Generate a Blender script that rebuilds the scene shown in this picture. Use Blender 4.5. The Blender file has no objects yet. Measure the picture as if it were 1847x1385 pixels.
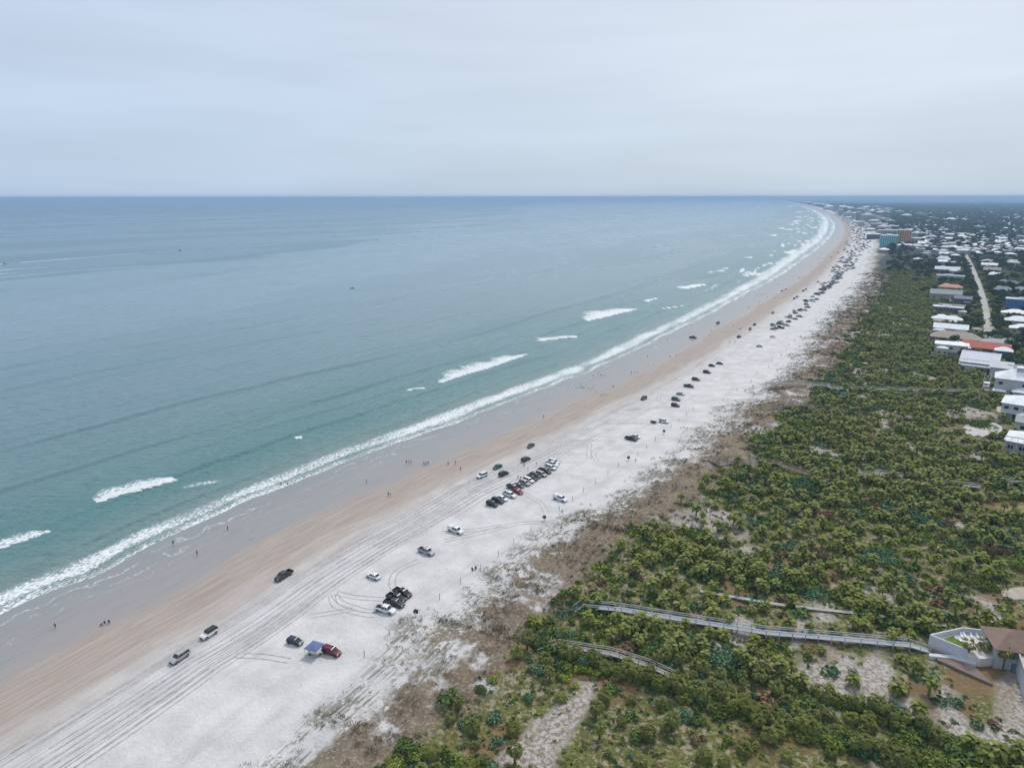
import bpy, math, random
import numpy as np
random.seed(7); RNG = np.random.default_rng(7)
C = bpy.context.scene.collection
sc = bpy.context.scene
rad = math.radians
# ------------------------------------------------------------------ camera
H = 105.0; F = 1231.0; P = math.atan((692.5-355.9)/F); ROLL = rad(0.078)
cam_d = bpy.data.cameras.new('camera'); cam = bpy.data.objects.new('camera', cam_d); C.objects.link(cam)
cam_d.sensor_width = 36; cam_d.lens = 36*F/1847.0; cam_d.clip_start = 1; cam_d.clip_end = 300000
cam.location = (0, 0, H)
from mathutils import Matrix, Vector, Euler
cam.matrix_world = Matrix.Translation((0, 0, H)) @ Matrix.Rotation(math.pi/2-P, 4, 'X') @ Matrix.Rotation(-ROLL, 4, 'Z')
sc.camera = cam
# ------------------------------------------------------------------ exposure
sc.view_settings.view_transform = 'Standard'; sc.view_settings.look = 'None'
sc.view_settings.exposure = 0.0; sc.view_settings.gamma = 1
sc.cycles.max_bounces = 6; sc.cycles.diffuse_bounces = 2; sc.cycles.glossy_bounces = 2
sc.cycles.transmission_bounces = 2; sc.cycles.volume_bounces = 0; sc.cycles.transparent_max_bounces = 4
sc.cycles.caustics_reflective = False; sc.cycles.caustics_refractive = False
# ------------------------------------------------------------------ sun and sky
SUN_EL, SUN_AZ = rad(52), rad(28)          # azimuth clockwise from +Y (ahead, a little right)
sd = bpy.data.lights.new('sun', 'SUN'); sd.energy = 2.3; sd.angle = rad(10); sd.color = (1, .94, .86)
so = bpy.data.objects.new('sun', sd); C.objects.link(so)
sv = Vector((math.cos(SUN_EL)*math.sin(SUN_AZ), math.cos(SUN_EL)*math.cos(SUN_AZ), math.sin(SUN_EL)))
so.rotation_euler = sv.to_track_quat('Z', 'Y').to_euler()
W = bpy.data.worlds.new("World"); sc.world = W; W.use_nodes = True
wn, wl = W.node_tree.nodes, W.node_tree.links
wn.clear()
def wnode(t, **k):
    n = wn.new(t)
    for a, b in k.items(): setattr(n, a, b)
    return n
wo = wnode('ShaderNodeOutputWorld'); bg = wnode('ShaderNodeBackground'); bg.inputs[1].default_value = 0.1
sky = wnode('ShaderNodeTexSky', sky_type='NISHITA', sun_disc=False, sun_elevation=SUN_EL, sun_rotation=SUN_AZ, altitude=100)
sky.dust_density = 2.0
tc = wnode('ShaderNodeTexCoord'); sep = wnode('ShaderNodeSeparateXYZ'); wl.new(tc.outputs['Generated'], sep.inputs[0])
mr = wnode('ShaderNodeMapRange', interpolation_type='SMOOTHSTEP'); wl.new(sep.outputs['Z'], mr.inputs[0]); mr.inputs[1].default_value = 0.0; mr.inputs[2].default_value = 0.22
mxr = wnode('ShaderNodeMapRange'); wl.new(sep.outputs['X'], mxr.inputs[0]); mxr.inputs[1].default_value = -.55; mxr.inputs[2].default_value = .35
def wmix(f, a, b):
    m = wnode('ShaderNodeMix', data_type='RGBA')
    for i, v in ((0, f), (6, a), (7, b)):
        if hasattr(v, 'links'): wl.new(v, m.inputs[i])
        elif isinstance(v, (int, float)): m.inputs[i].default_value = v
        else: m.inputs[i].default_value = (*v, 1)
    return m.outputs[2]
low = wmix(mxr.outputs[0], (5.25, 6.65, 8.45), (5.8, 6.9, 8.2))
high = wmix(mxr.outputs[0], (6.0, 7.1, 8.8), (7.3, 8.1, 9.1))
cl = wmix(mr.outputs[0], low, high)
mp = wnode('ShaderNodeMapping'); mp.inputs['Scale'].default_value = (1.6, 1.6, 13); wl.new(tc.outputs['Generated'], mp.inputs[0])
nz = wnode('ShaderNodeTexNoise'); nz.inputs['Scale'].default_value = 1.6; nz.inputs['Detail'].default_value = 5; nz.inputs['Roughness'].default_value = .5; wl.new(mp.outputs[0], nz.inputs[0])
mr2 = wnode('ShaderNodeMapRange'); wl.new(nz.outputs[0], mr2.inputs[0])
for i, v in ((1, .3), (2, .7), (3, .94), (4, 1.06)): mr2.inputs[i].default_value = v
vm = wnode('ShaderNodeVectorMath', operation='SCALE'); wl.new(cl, vm.inputs[0]); wl.new(mr2.outputs[0], vm.inputs['Scale'])
fin = wmix(.88, sky.outputs[0], vm.outputs[0])
wl.new(fin, bg.inputs[0]); wl.new(bg.outputs[0], wo.inputs[0])

# ------------------------------------------------------------------ pixel of the photo -> point at height z
def g(x, y, z=0.0):
    a = (x-923.5)/F; b = (692.5-y)/F
    a, b = a*math.cos(ROLL)-b*math.sin(ROLL), a*math.sin(ROLL)+b*math.cos(ROLL)
    dy = math.cos(P)+b*math.sin(P); dz = -math.sin(P)+b*math.cos(P)
    t = (z-H)/dz
    return (a*t, dy*t)
def depth(x, y, z=0.0):
    X, Y = g(x, y, z); return Y*math.cos(P)+(H-z)*math.sin(P)
def mpp(x, y, z=0.0): return depth(x, y, z)/F            # metres per photo pixel there
# ------------------------------------------------------------------ shoreline frame: s along the shore, u inland
SH = [(0, 1110), (100, 1062), (200, 1020), (300, 970), (400, 925), (470, 895), (560, 860), (650, 822), (760, 785), (850, 750),
      (960, 708), (1060, 672), (1130, 640), (1200, 605), (1260, 578), (1340, 535), (1400, 505), (1450, 470), (1490, 440),
      (1507, 415), (1500, 395), (1470, 380), (1440, 371), (1416, 365.4), (1398, 360.8)]
pts = [np.array(g(*p)) for p in SH]
d0 = (pts[2]-pts[0]); d0 /= np.linalg.norm(d0)
pts = [pts[0]-d0*260, pts[0]-d0*120] + pts
d1 = pts[-1]-pts[-2]; d1 /= np.linalg.norm(d1)
pts = pts + [pts[-1]+d1*20000, pts[-1]+d1*70000]
pts = np.array(pts)
def catmull(p, n=6):
    q = np.vstack([2*p[0]-p[1], p, 2*p[-1]-p[-2]]); out = []
    for i in range(1, len(q)-2):
        p0, p1, p2, p3 = q[i-1], q[i], q[i+1], q[i+2]
        t1 = np.linalg.norm(p1-p0)**.5; t2 = t1+np.linalg.norm(p2-p1)**.5; t3 = t2+np.linalg.norm(p3-p2)**.5
        for k in range(n):
            t = t1+(t2-t1)*k/n
            A1 = (t1-t)/t1*p0+t/t1*p1; A2 = (t2-t)/(t2-t1)*p1+(t-t1)/(t2-t1)*p2; A3 = (t3-t)/(t3-t2)*p2+(t-t2)/(t3-t2)*p3
            B1 = (t2-t)/t2*A1+t/t2*A2; B2 = (t3-t)/(t3-t1)*A2+(t-t1)/(t3-t1)*A3
            out.append((t2-t)/(t2-t1)*B1+(t-t1)/(t2-t1)*B2)
    out.append(p[-1]); return np.array(out)
SP = catmull(pts)
for _ in range(3): SP[1:-1] = .25*SP[:-2]+.5*SP[1:-1]+.25*SP[2:]
seg = SP[1:]-SP[:-1]; sl = np.linalg.norm(seg, axis=1); SS = np.concatenate([[0], np.cumsum(sl)])
TT = np.vstack([seg[0], seg[1:]+seg[:-1], seg[-1]]); TT /= np.linalg.norm(TT, axis=1)[:, None]
def su(X, Y):
    X = np.atleast_1d(np.asarray(X, float)); Y = np.atleast_1d(np.asarray(Y, float))
    best = np.full(X.shape, 1e30); S_ = np.zeros(X.shape); U_ = np.zeros(X.shape)
    for i in range(len(seg)):
        ax, ay = SP[i]; bx, by = seg[i]; L2 = sl[i]**2
        t = np.clip(((X-ax)*bx+(Y-ay)*by)/L2, 0, 1)
        dx = X-ax-t*bx; dy = Y-ay-t*by; d2 = dx*dx+dy*dy
        m = d2 < best
        best = np.where(m, d2, best); S_ = np.where(m, SS[i]+t*sl[i], S_)
        U_ = np.where(m, np.sqrt(d2)*np.sign(by*dx-bx*dy), U_)
    return S_, U_
def at(s, u):
    s = np.atleast_1d(np.asarray(s, float)); u = np.atleast_1d(np.asarray(u, float))
    x = np.interp(s, SS, SP[:, 0]); y = np.interp(s, SS, SP[:, 1])
    tx = np.interp(s, SS, TT[:, 0]); ty = np.interp(s, SS, TT[:, 1]); n = np.hypot(tx, ty); tx /= n; ty /= n
    return x+ty*u, y-tx*u, np.arctan2(tx, ty)             # x, y, azimuth of the shore direction (clockwise from +Y)
def su1(x, y):
    a, b = su([x], [y]); return float(a[0]), float(b[0])
# ------------------------------------------------------------------ numpy noise
def _h(ix, iy, seed):
    n = (ix.astype(np.int64)*374761393+iy.astype(np.int64)*668265263+seed*1274126177) & 0xffffffff
    n = ((n ^ (n >> 13))*1274126177) & 0xffffffff
    return ((n ^ (n >> 16)) & 0xffff)/65535.0
def vn(x, y, seed=0):
    x = np.asarray(x, float); y = np.asarray(y, float)
    ix = np.floor(x); iy = np.floor(y); fx = x-ix; fy = y-iy
    fx = fx*fx*(3-2*fx); fy = fy*fy*(3-2*fy)
    a = _h(ix, iy, seed); b = _h(ix+1, iy, seed); c = _h(ix, iy+1, seed); d = _h(ix+1, iy+1, seed)
    return (a*(1-fx)+b*fx)*(1-fy)+(c*(1-fx)+d*fx)*fy
def fbm(x, y, o=4, seed=0):
    r = 0; a = .5; t = 0
    for i in range(o):
        r = r+a*vn(x*2**i+i*17.3, y*2**i-i*9.1, seed+i); t += a; a *= .5
    return r/t
def sstep(x, a, b):
    t = np.clip((np.asarray(x, float)-a)/(b-a), 0, 1); return t*t*(3-2*t)
# ------------------------------------------------------------------ terrain
def duneu(s, u):       # u seen by the dune line: it wanders in and out along the shore
    return u + 16*(fbm(s/42., u/120., 3, 5)-.5) + 9*(vn(s/13., u/30., 9)-.5)
def zg(s, u):
    s = np.asarray(s, float); u = np.asarray(u, float); ud = duneu(s, u)
    base = np.interp(u, [-400, -60, -12, 0, 40, 90, 97], [-8, -2.2, -.5, 0, .45, 1.15, 1.3])
    dn = np.interp(ud, [96, 103, 110, 118, 128, 150, 200], [0, .55, 1.6, 2.5, 2.6, 2.2, 2.2])
    near = np.clip((9000-s)/6000., 0, 1)
    hm = sstep(ud, 97, 112)
    hum = (fbm(s/13., u/10., 4, 21)-.45)*2.2*(1-.35*sstep(ud, 140, 200))*(1-.75*sstep(u, 195, 225))
    fd = sstep(ud, 100, 108)*(1-sstep(ud, 128, 138))*(fbm(s/7., u/4.5, 3, 44)-.42)*1.9
    return base + dn + hm*hum*near + fd*near + .05*(vn(s/3., u/2.2, 33)-.5)*sstep(u, 50, 60)*near
def gz(x, y):
    s, u = su1(x, y); return float(zg(s, u))
def gp(px, py):        # photo pixel -> point standing on the terrain
    z = 1.0
    for _ in range(4):
        x, y = g(px, py, z); z = gz(x, y)
    return x, y, z
def veg(s, u):         # where the scrub grows thick (1) and where bare sand shows (0)
    n = fbm(s/17., u/12., 4, 51)
    return sstep(n, .27+.07*(1-sstep(duneu(s, u), 128, 150)), .40)

# ------------------------------------------------------------------ materials
MATS = {}
class NT:
    def __init__(s, name):
        s.m = bpy.data.materials.new(name); s.m.use_nodes = True; s.t = s.m.node_tree; s.n = s.t.nodes; s.l = s.t.links
        s.b = s.n['Principled BSDF']
    def node(s, t, **k):
        n = s.n.new(t)
        for a, b in k.items(): setattr(n, a, b)
        return n
    def put(s, v, sock):
        if v is None: return
        if hasattr(v, 'links') : s.l.new(v, sock)
        elif isinstance(v, (tuple, list)) and len(v) == 3 and sock.type == 'RGBA': sock.default_value = (*v, 1)
        else: sock.default_value = v
    def attr(s, name):
        n = s.node('ShaderNodeAttribute', attribute_name=name); return n.outputs['Fac']
    def pos(s): return s.node('ShaderNodeNewGeometry').outputs['Position']
    def comb(s, x, y, z=0.0):
        n = s.node('ShaderNodeCombineXYZ')
        for i, v in enumerate((x, y, z)): s.put(v, n.inputs[i])
        return n.outputs[0]
    def math(s, op, a, b=0.0, c=None):
        n = s.node('ShaderNodeMath', operation=op); s.put(a, n.inputs[0]); s.put(b, n.inputs[1])
        if c is not None: s.put(c, n.inputs[2])
        return n.outputs[0]
    def ss(s, v, a, b, lo=0.0, hi=1.0):
        n = s.node('ShaderNodeMapRange', interpolation_type='SMOOTHSTEP')
        for i, q in enumerate((v, a, b, lo, hi)): s.put(q, n.inputs[i])
        return n.outputs[0]
    def noise(s, vec, scale=1.0, detail=3.0, rough=.5, dist=0.0):
        n = s.node('ShaderNodeTexNoise'); s.put(vec, n.inputs['Vector']); n.inputs['Scale'].default_value = scale
        n.inputs['Detail'].default_value = detail; n.inputs['Roughness'].default_value = rough; n.inputs['Distortion'].default_value = dist
        return n.outputs['Fac']
    def mix(s, f, a, b):
        n = s.node('ShaderNodeMix', data_type='RGBA'); s.put(f, n.inputs[0]); s.put(a, n.inputs[6]); s.put(b, n.inputs[7]); return n.outputs[2]
    def scale(s, c, k):
        n = s.node('ShaderNodeVectorMath', operation='SCALE'); s.put(c, n.inputs[0]); s.put(k, n.inputs['Scale']); return n.outputs[0]
    def bump(s, h, st=.3, d=.2):
        n = s.node('ShaderNodeBump'); n.inputs['Strength'].default_value = st; n.inputs['Distance'].default_value = d
        s.put(h, n.inputs['Height']); s.l.new(n.outputs[0], s.b.inputs['Normal'])
    def fin(s, col=None, rough=None, spec=None, metal=None):
        s.put(col, s.b.inputs['Base Color']); s.put(rough, s.b.inputs['Roughness'])
        s.put(spec, s.b.inputs['Specular IOR Level']); s.put(metal, s.b.inputs['Metallic']); return s.m
def M(name, col=(.5, .5, .5), rough=.7, spec=.4, metal=0.0, var=.12, sc_=.8):
    if name in MATS: return MATS[name]
    t = NT(name); tcn = t.node('ShaderNodeTexCoord').outputs['Object']
    n = t.noise(tcn, sc_, 4, .6); k = t.ss(n, .25, .75, 1-var, 1+var)
    MATS[name] = t.fin(t.scale(tuple(col), k), rough, spec, metal); return MATS[name]
def Mleaf(name, a, b, c, rough=.6, dead=None):
    if name in MATS: return MATS[name]
    t = NT(name); r = t.node('ShaderNodeNewGeometry').outputs['Random Per Island']
    o = t.node('ShaderNodeObjectInfo').outputs['Random']
    n = t.noise(t.pos(), .07, 3); n2 = t.noise(t.pos(), .3, 2)
    col = t.mix(t.ss(r, 0., 1.), a, b)
    col = t.mix(t.math('MULTIPLY', t.ss(n, .4, .62), .85), col, c)
    if dead: col = t.mix(t.ss(t.math('FRACT', t.math('MULTIPLY', r, 7.31)), .955, .97), col, dead)
    k = t.math('ADD', t.ss(o, 0, 1, .8, 1.2), t.ss(n2, .3, .7, -.12, .12))
    MATS[name] = t.fin(t.scale(col, k), .75, .16); return MATS[name]
def Mroof(name, col, sc_=.6):
    if name in MATS: return MATS[name]
    t = NT(name); tcn = t.node('ShaderNodeTexCoord').outputs['Object']
    n = t.noise(tcn, .5, 5, .65); w = t.node('ShaderNodeTexWave', wave_type='BANDS', bands_direction='X')
    t.put(tcn, w.inputs['Vector']); w.inputs['Scale'].default_value = sc_; w.inputs['Distortion'].default_value = .4
    k = t.math('ADD', t.ss(n, .3, .7, .86, 1.08), t.math('MULTIPLY', w.outputs['Fac'], .06))
    MATS[name] = t.fin(t.scale(tuple(col), k), .6, .35); return MATS[name]
# sand / ground
def ground_material():
    t = NT('beach and scrub ground'); u = t.attr('u'); s = t.attr('s'); ud = t.attr('ud'); vg = t.attr('veg'); twn = t.attr('inland')
    pos = t.pos()
    st = t.comb(t.math('MULTIPLY', s, .022), t.math('MULTIPLY', u, .22)); streak = t.noise(st, 1.0, 5, .6, .3)
    st2 = t.comb(t.math('MULTIPLY', s, .07), t.math('MULTIPLY', u, 1.3)); streak2 = t.noise(st2, 1.0, 4, .6)
    big = t.noise(pos, .022, 4, .55); mid = t.noise(pos, .12, 5, .6); fine = t.noise(pos, 1.2, 4, .7)
    un = t.math('ADD', u, t.math('MULTIPLY', t.math('SUBTRACT', streak, .5), 22.0))
    wet = t.mix(t.ss(un, 2, 22), (.25, .242, .238), (.295, .27, .255))
    wet = t.mix(t.math('MULTIPLY', t.ss(t.noise(t.comb(t.math('MULTIPLY', s, .02), t.math('MULTIPLY', u, .12)), 1.0, 5, .7, 1.2), .47, .56), .45), wet, (.255, .272, .268))
    wet = t.mix(t.math('MULTIPLY', t.ss(streak2, .5, .62), .35), wet, (.20, .195, .205))
    tan = t.mix(t.ss(streak2, .35, .65), (.32, .265, .23), (.40, .34, .30))
    white = t.mix(t.ss(mid, .3, .7), (.52, .505, .495), (.65, .63, .615))
    white = t.mix(t.math('MULTIPLY', t.ss(streak, .5, .72), .4), white, (.42, .40, .40))
    col = t.mix(t.ss(un, 25, 33), wet, tan)
    col = t.mix(t.ss(un, 41, 60), col, white)
    # churned drive lane: short dark scuffs running along the shore
    lane = t.math('MULTIPLY', t.ss(u, 50, 54), t.ss(u, 70, 63))
    ln = t.noise(t.comb(t.math('MULTIPLY', s, .035), t.math('MULTIPLY', u, 2.4)), 1.0, 3, .6)
    col = t.mix(t.math('MULTIPLY', t.math('MULTIPLY', lane, t.ss(ln, .54, .64)), .5), col, (.25, .235, .235))
    spk = t.math('MULTIPLY', t.ss(fine, .63, .72), t.math('MULTIPLY', t.ss(u, 66, 84), t.ss(big, .3, .5)))
    col = t.mix(t.math('MULTIPLY', spk, .55), col, (.22, .21, .20))
    # thin swash lines and lace left by the last waves on the wet sand
    wv = t.math('ADD', u, t.math('MULTIPLY', t.math('SUBTRACT', t.noise(t.comb(t.math('MULTIPLY', s, .045), t.math('MULTIPLY', u, .05)), 1.0, 5, .65), .5), 24.0))
    for c0, w0, k0 in ((4.5, .22, .55), (8.5, .2, .4), (13., .16, .3)):
        d = t.math('ABSOLUTE', t.math('SUBTRACT', wv, c0))
        brk = t.ss(t.noise(t.comb(t.math('MULTIPLY', s, .06), c0), 1.0, 3, .7), .44, .54)
        fm = t.math('MULTIPLY', t.ss(d, w0*1.6, w0*.5), t.math('MULTIPLY', brk, k0))
        col = t.mix(t.math('MULTIPLY', fm, t.ss(fine, .35, .5)), col, (.72, .74, .77))
    # dunes: white sand speckled with litter, then brown mat, then scrub litter
    tuft = t.math('ADD', t.math('MULTIPLY', t.noise(t.comb(t.math('MULTIPLY', s, .75), t.math('MULTIPLY', u, .95)), 1.0, 5, .7), .6), t.math('MULTIPLY', t.noise(pos, .13, 4, .6), .42))
    col = t.mix(t.math('MULTIPLY', t.math('MULTIPLY', t.ss(ud, 95, 103), t.ss(tuft, .49, .57)), .85), col, (.17, .155, .115))
    brn = t.mix(t.ss(mid, .3, .7), (.13, .098, .065), (.215, .165, .115))
    brn = t.mix(t.math('MULTIPLY', t.ss(fine, .50, .62), .6), brn, (.36, .32, .27))
    bmask = t.ss(t.math('ADD', ud, t.math('MULTIPLY', t.math('SUBTRACT', mid, .5), 30.0)), 105, 113)
    bmask = t.math('MULTIPLY', bmask, t.math('MULTIPLY', t.ss(t.noise(pos, .05, 5, .65), .63, .54), t.ss(t.math('ADD', t.noise(pos, .35, 5, .7), t.ss(ud, 108, 122, .0, .25)), .44, .54)))
    col = t.mix(bmask, col, brn)
    lit = t.mix(t.ss(fine, .35, .6), (.085, .078, .03), (.155, .165, .045))
    lit = t.mix(t.math('MULTIPLY', t.ss(t.noise(pos, .6, 5, .7), .51, .60), .8), lit, (.34, .28, .22))
    lit = t.mix(t.math('MULTIPLY', t.ss(t.noise(pos, .045, 3), .54, .62), .8), lit, (.20, .125, .065))
    sandy = t.mix(t.ss(fine, .4, .62), (.46, .425, .40), (.22, .18, .13))
    scr = t.mix(t.math('MULTIPLY', vg, 1.0), sandy, lit)
    col = t.mix(t.ss(t.math('ADD', ud, t.math('MULTIPLY', t.math('SUBTRACT', mid, .5), 16.0)), 125, 132), col, scr)
    # town ground and the far woods
    far = t.mix(t.ss(t.noise(pos, .006, 5, .65), .38, .62), (.022, .036, .026), (.04, .055, .036))
    far = t.mix(t.math('MULTIPLY', t.ss(t.noise(pos, .0012, 5, .7), .60, .68), .3), far, (.09, .10, .08))
    col = t.mix(twn, col, far)
    wr = t.math('MULTIPLY', t.ss(un, 34, 24), 1.0)
    rough = t.mix(wr, (.85, .85, .85), (.32, .32, .32))
    t.bump(t.math('ADD', t.math('MULTIPLY', fine, t.ss(u, 40, 55)), t.math('ADD', t.math('MULTIPLY', ln, lane), t.math('MULTIPLY', t.noise(pos, .5, 4, .6), t.ss(u, 60, 75)))), .7, .5)
    return t.fin(col, rough, t.ss(un, 34, 24, .15, .5))
def water_material():
    t = NT('sea water'); u = t.attr('u'); s = t.attr('s'); fo = t.attr('foam'); pos = t.pos()
    s_at = s; u_at = u; sp0 = t.node('ShaderNodeSeparateXYZ'); t.put(pos, sp0.inputs[0])
    al = t.math('ADD', t.math('MULTIPLY', sp0.outputs[0], .53), t.math('MULTIPLY', sp0.outputs[1], .848))
    cr = t.math('SUBTRACT', t.math('MULTIPLY', sp0.outputs[0], .848), t.math('MULTIPLY', sp0.outputs[1], .53))
    off = t.math('MULTIPLY', u, -1.0)
    n1 = t.noise(pos, .0035, 4, .55, .6)
    shal = t.mix(t.ss(off, 4, 40), (.20, .265, .25), (.10, .225, .225))
    mid_ = t.mix(t.ss(off, 35, 170), shal, (.15, .25, .29))
    deep = t.mix(t.ss(off, 130, 500), mid_, (.215, .315, .385))
    slk = t.noise(t.comb(t.math('MULTIPLY', al, .0009), t.math('MULTIPLY', cr, .0036)), 1.0, 5, .62, .8)
    offb = t.math('SUBTRACT', t.math('ADD', off, t.math('MULTIPLY', t.math('SUBTRACT', slk, .5), 1900.0)), t.math('MULTIPLY', t.math('MAXIMUM', t.math('SUBTRACT', s, 1000.0), 0.0), .32))
    deep = t.mix(t.ss(offb, 820, 960), deep, (.115, .215, .285))
    deep = t.mix(t.ss(off, 1800, 6000), deep, (.05, .125, .185))
    str_ = t.noise(t.comb(t.math('MULTIPLY', al, .006), t.math('MULTIPLY', cr, .028)), 1.0, 4, .6)
    deep = t.mix(t.math('MULTIPLY', t.ss(str_, .42, .68), .35), deep, (.17, .275, .29))
    fc = t.attr('face')       # swell light and shade painted into the colour: dark shoreward face, pale crest behind
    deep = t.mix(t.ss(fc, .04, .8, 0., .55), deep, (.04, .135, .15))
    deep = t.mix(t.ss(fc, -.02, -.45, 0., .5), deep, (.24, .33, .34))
    sepc = t.node('ShaderNodeSeparateXYZ'); t.put(pos, sepc.inputs[0])
    ch = t.noise(t.comb(t.math('MULTIPLY', sepc.outputs[0], .11), t.math('MULTIPLY', sepc.outputs[1], .5)), 1.0, 5, .68, .4)
    deep = t.mix(t.ss(ch, .52, .66, 0., .42), deep, (.05, .125, .155))  # chop troughs painted darker in the colour, standing in for their weaker reflection
    ch2 = t.noise(t.comb(t.math('MULTIPLY', al, .03), t.math('MULTIPLY', cr, .16)), 1.0, 4, .6, .4)
    deep = t.mix(t.ss(ch2, .50, .68, 0., .38), deep, (.10, .20, .215))  # longer chop streaks, reflection differences likewise painted into the colour
    # foam: solid where thick, a lace of cells where thin
    sv_ = t.comb(t.math('MULTIPLY', s, .55), t.math('MULTIPLY', u, 1.5))
    wrp = t.node('ShaderNodeTexNoise'); t.put(sv_, wrp.inputs['Vector']); wrp.inputs['Scale'].default_value = .8
    va = t.node('ShaderNodeVectorMath', operation='ADD'); t.put(sv_, va.inputs[0]); t.put(wrp.outputs['Color'], va.inputs[1])
    vo = t.node('ShaderNodeTexVoronoi', feature='DISTANCE_TO_EDGE'); t.put(va.outputs[0], vo.inputs['Vector']); vo.inputs['Scale'].default_value = .9
    n3 = t.noise(sv_, .6, 5, .7)
    k = t.math('SUBTRACT', t.math('MULTIPLY', fo, t.math('ADD', .12, t.math('MULTIPLY', n3, 1.25))), t.math('MULTIPLY', vo.outputs['Distance'], 1.35))
    fm = t.math('MULTIPLY', t.ss(k, .08, .26), t.ss(fo, .02, .12))
    col = t.mix(fm, deep, (.80, .82, .83))
    # chop
    c1 = t.noise(t.comb(t.math('MULTIPLY', al, .16), t.math('MULTIPLY', cr, .42)), 1.0, 5, .62, .3)
    sepx = t.node('ShaderNodeSeparateXYZ'); t.put(pos, sepx.inputs[0])
    c2 = t.noise(t.comb(t.math('MULTIPLY', sepx.outputs[0], .09), t.math('MULTIPLY', sepx.outputs[1], .36)), 1.0, 5, .65)
    c3 = t.noise(t.comb(t.math('MULTIPLY', sepx.outputs[0], .35), t.math('MULTIPLY', sepx.outputs[1], 1.1)), 1.0, 3, .6)
    t.bump(t.math('ADD', t.math('ADD', c1, c2), t.math('MULTIPLY', c3, .3)), 1.0, 1.5)
    slick = t.ss(t.noise(t.comb(t.math('MULTIPLY', al, .0011), t.math('MULTIPLY', cr, .0042)), 1.0, 4, .6), .40, .60)
    rough = t.math('ADD', t.math('MULTIPLY', fm, .5), t.math('ADD', .22, t.math('MULTIPLY', slick, .10)))
    spec = t.math('MULTIPLY', t.ss(off, 900, 5000, 1., .55), t.ss(slick, 0, 1, .44, .30))
    return t.fin(col, rough, spec)
# ------------------------------------------------------------------ mesh helpers
def mesh_np(name, V, T, mats, mi=None, smooth=False, attrs=None):
    V = np.asarray(V, np.float32); T = np.asarray(T, np.int32); k = T.shape[1]
    me = bpy.data.meshes.new(name); me.vertices.add(len(V)); me.vertices.foreach_set('co', V.ravel())
    me.loops.add(len(T)*k); me.loops.foreach_set('vertex_index', T.ravel()); me.polygons.add(len(T))
    me.polygons.foreach_set('loop_start', np.arange(0, len(T)*k, k, dtype=np.int32))
    for m in mats: me.materials.append(m)
    if mi is not None: me.polygons.foreach_set('material_index', np.asarray(mi, np.int32))
    me.polygons.foreach_set('use_smooth', np.full(len(T), smooth))
    if attrs:
        for a, v in attrs.items():
            at_ = me.attributes.new(a, 'FLOAT', 'POINT'); at_.data.foreach_set('value', np.asarray(v, np.float32))
    me.update(calc_edges=True); me.validate(); return me
def link(name, me, parent=None, loc=(0, 0, 0), rotz=0.0):
    o = bpy.data.objects.new(name, me); C.objects.link(o); o.location = loc; o.rotation_euler = (0, 0, rotz)
    if parent: o.parent = parent
    return o
def tag(o, label=None, cat=None, group=None, kind=None):
    for k, v in (('label', label), ('category', cat), ('group', group), ('kind', kind)):
        if v: o[k] = v
    return o
def thing(name, label, cat, loc, rotz=0.0, group=None):
    return tag(link(name, None, None, loc, rotz), label, cat, group)
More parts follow.
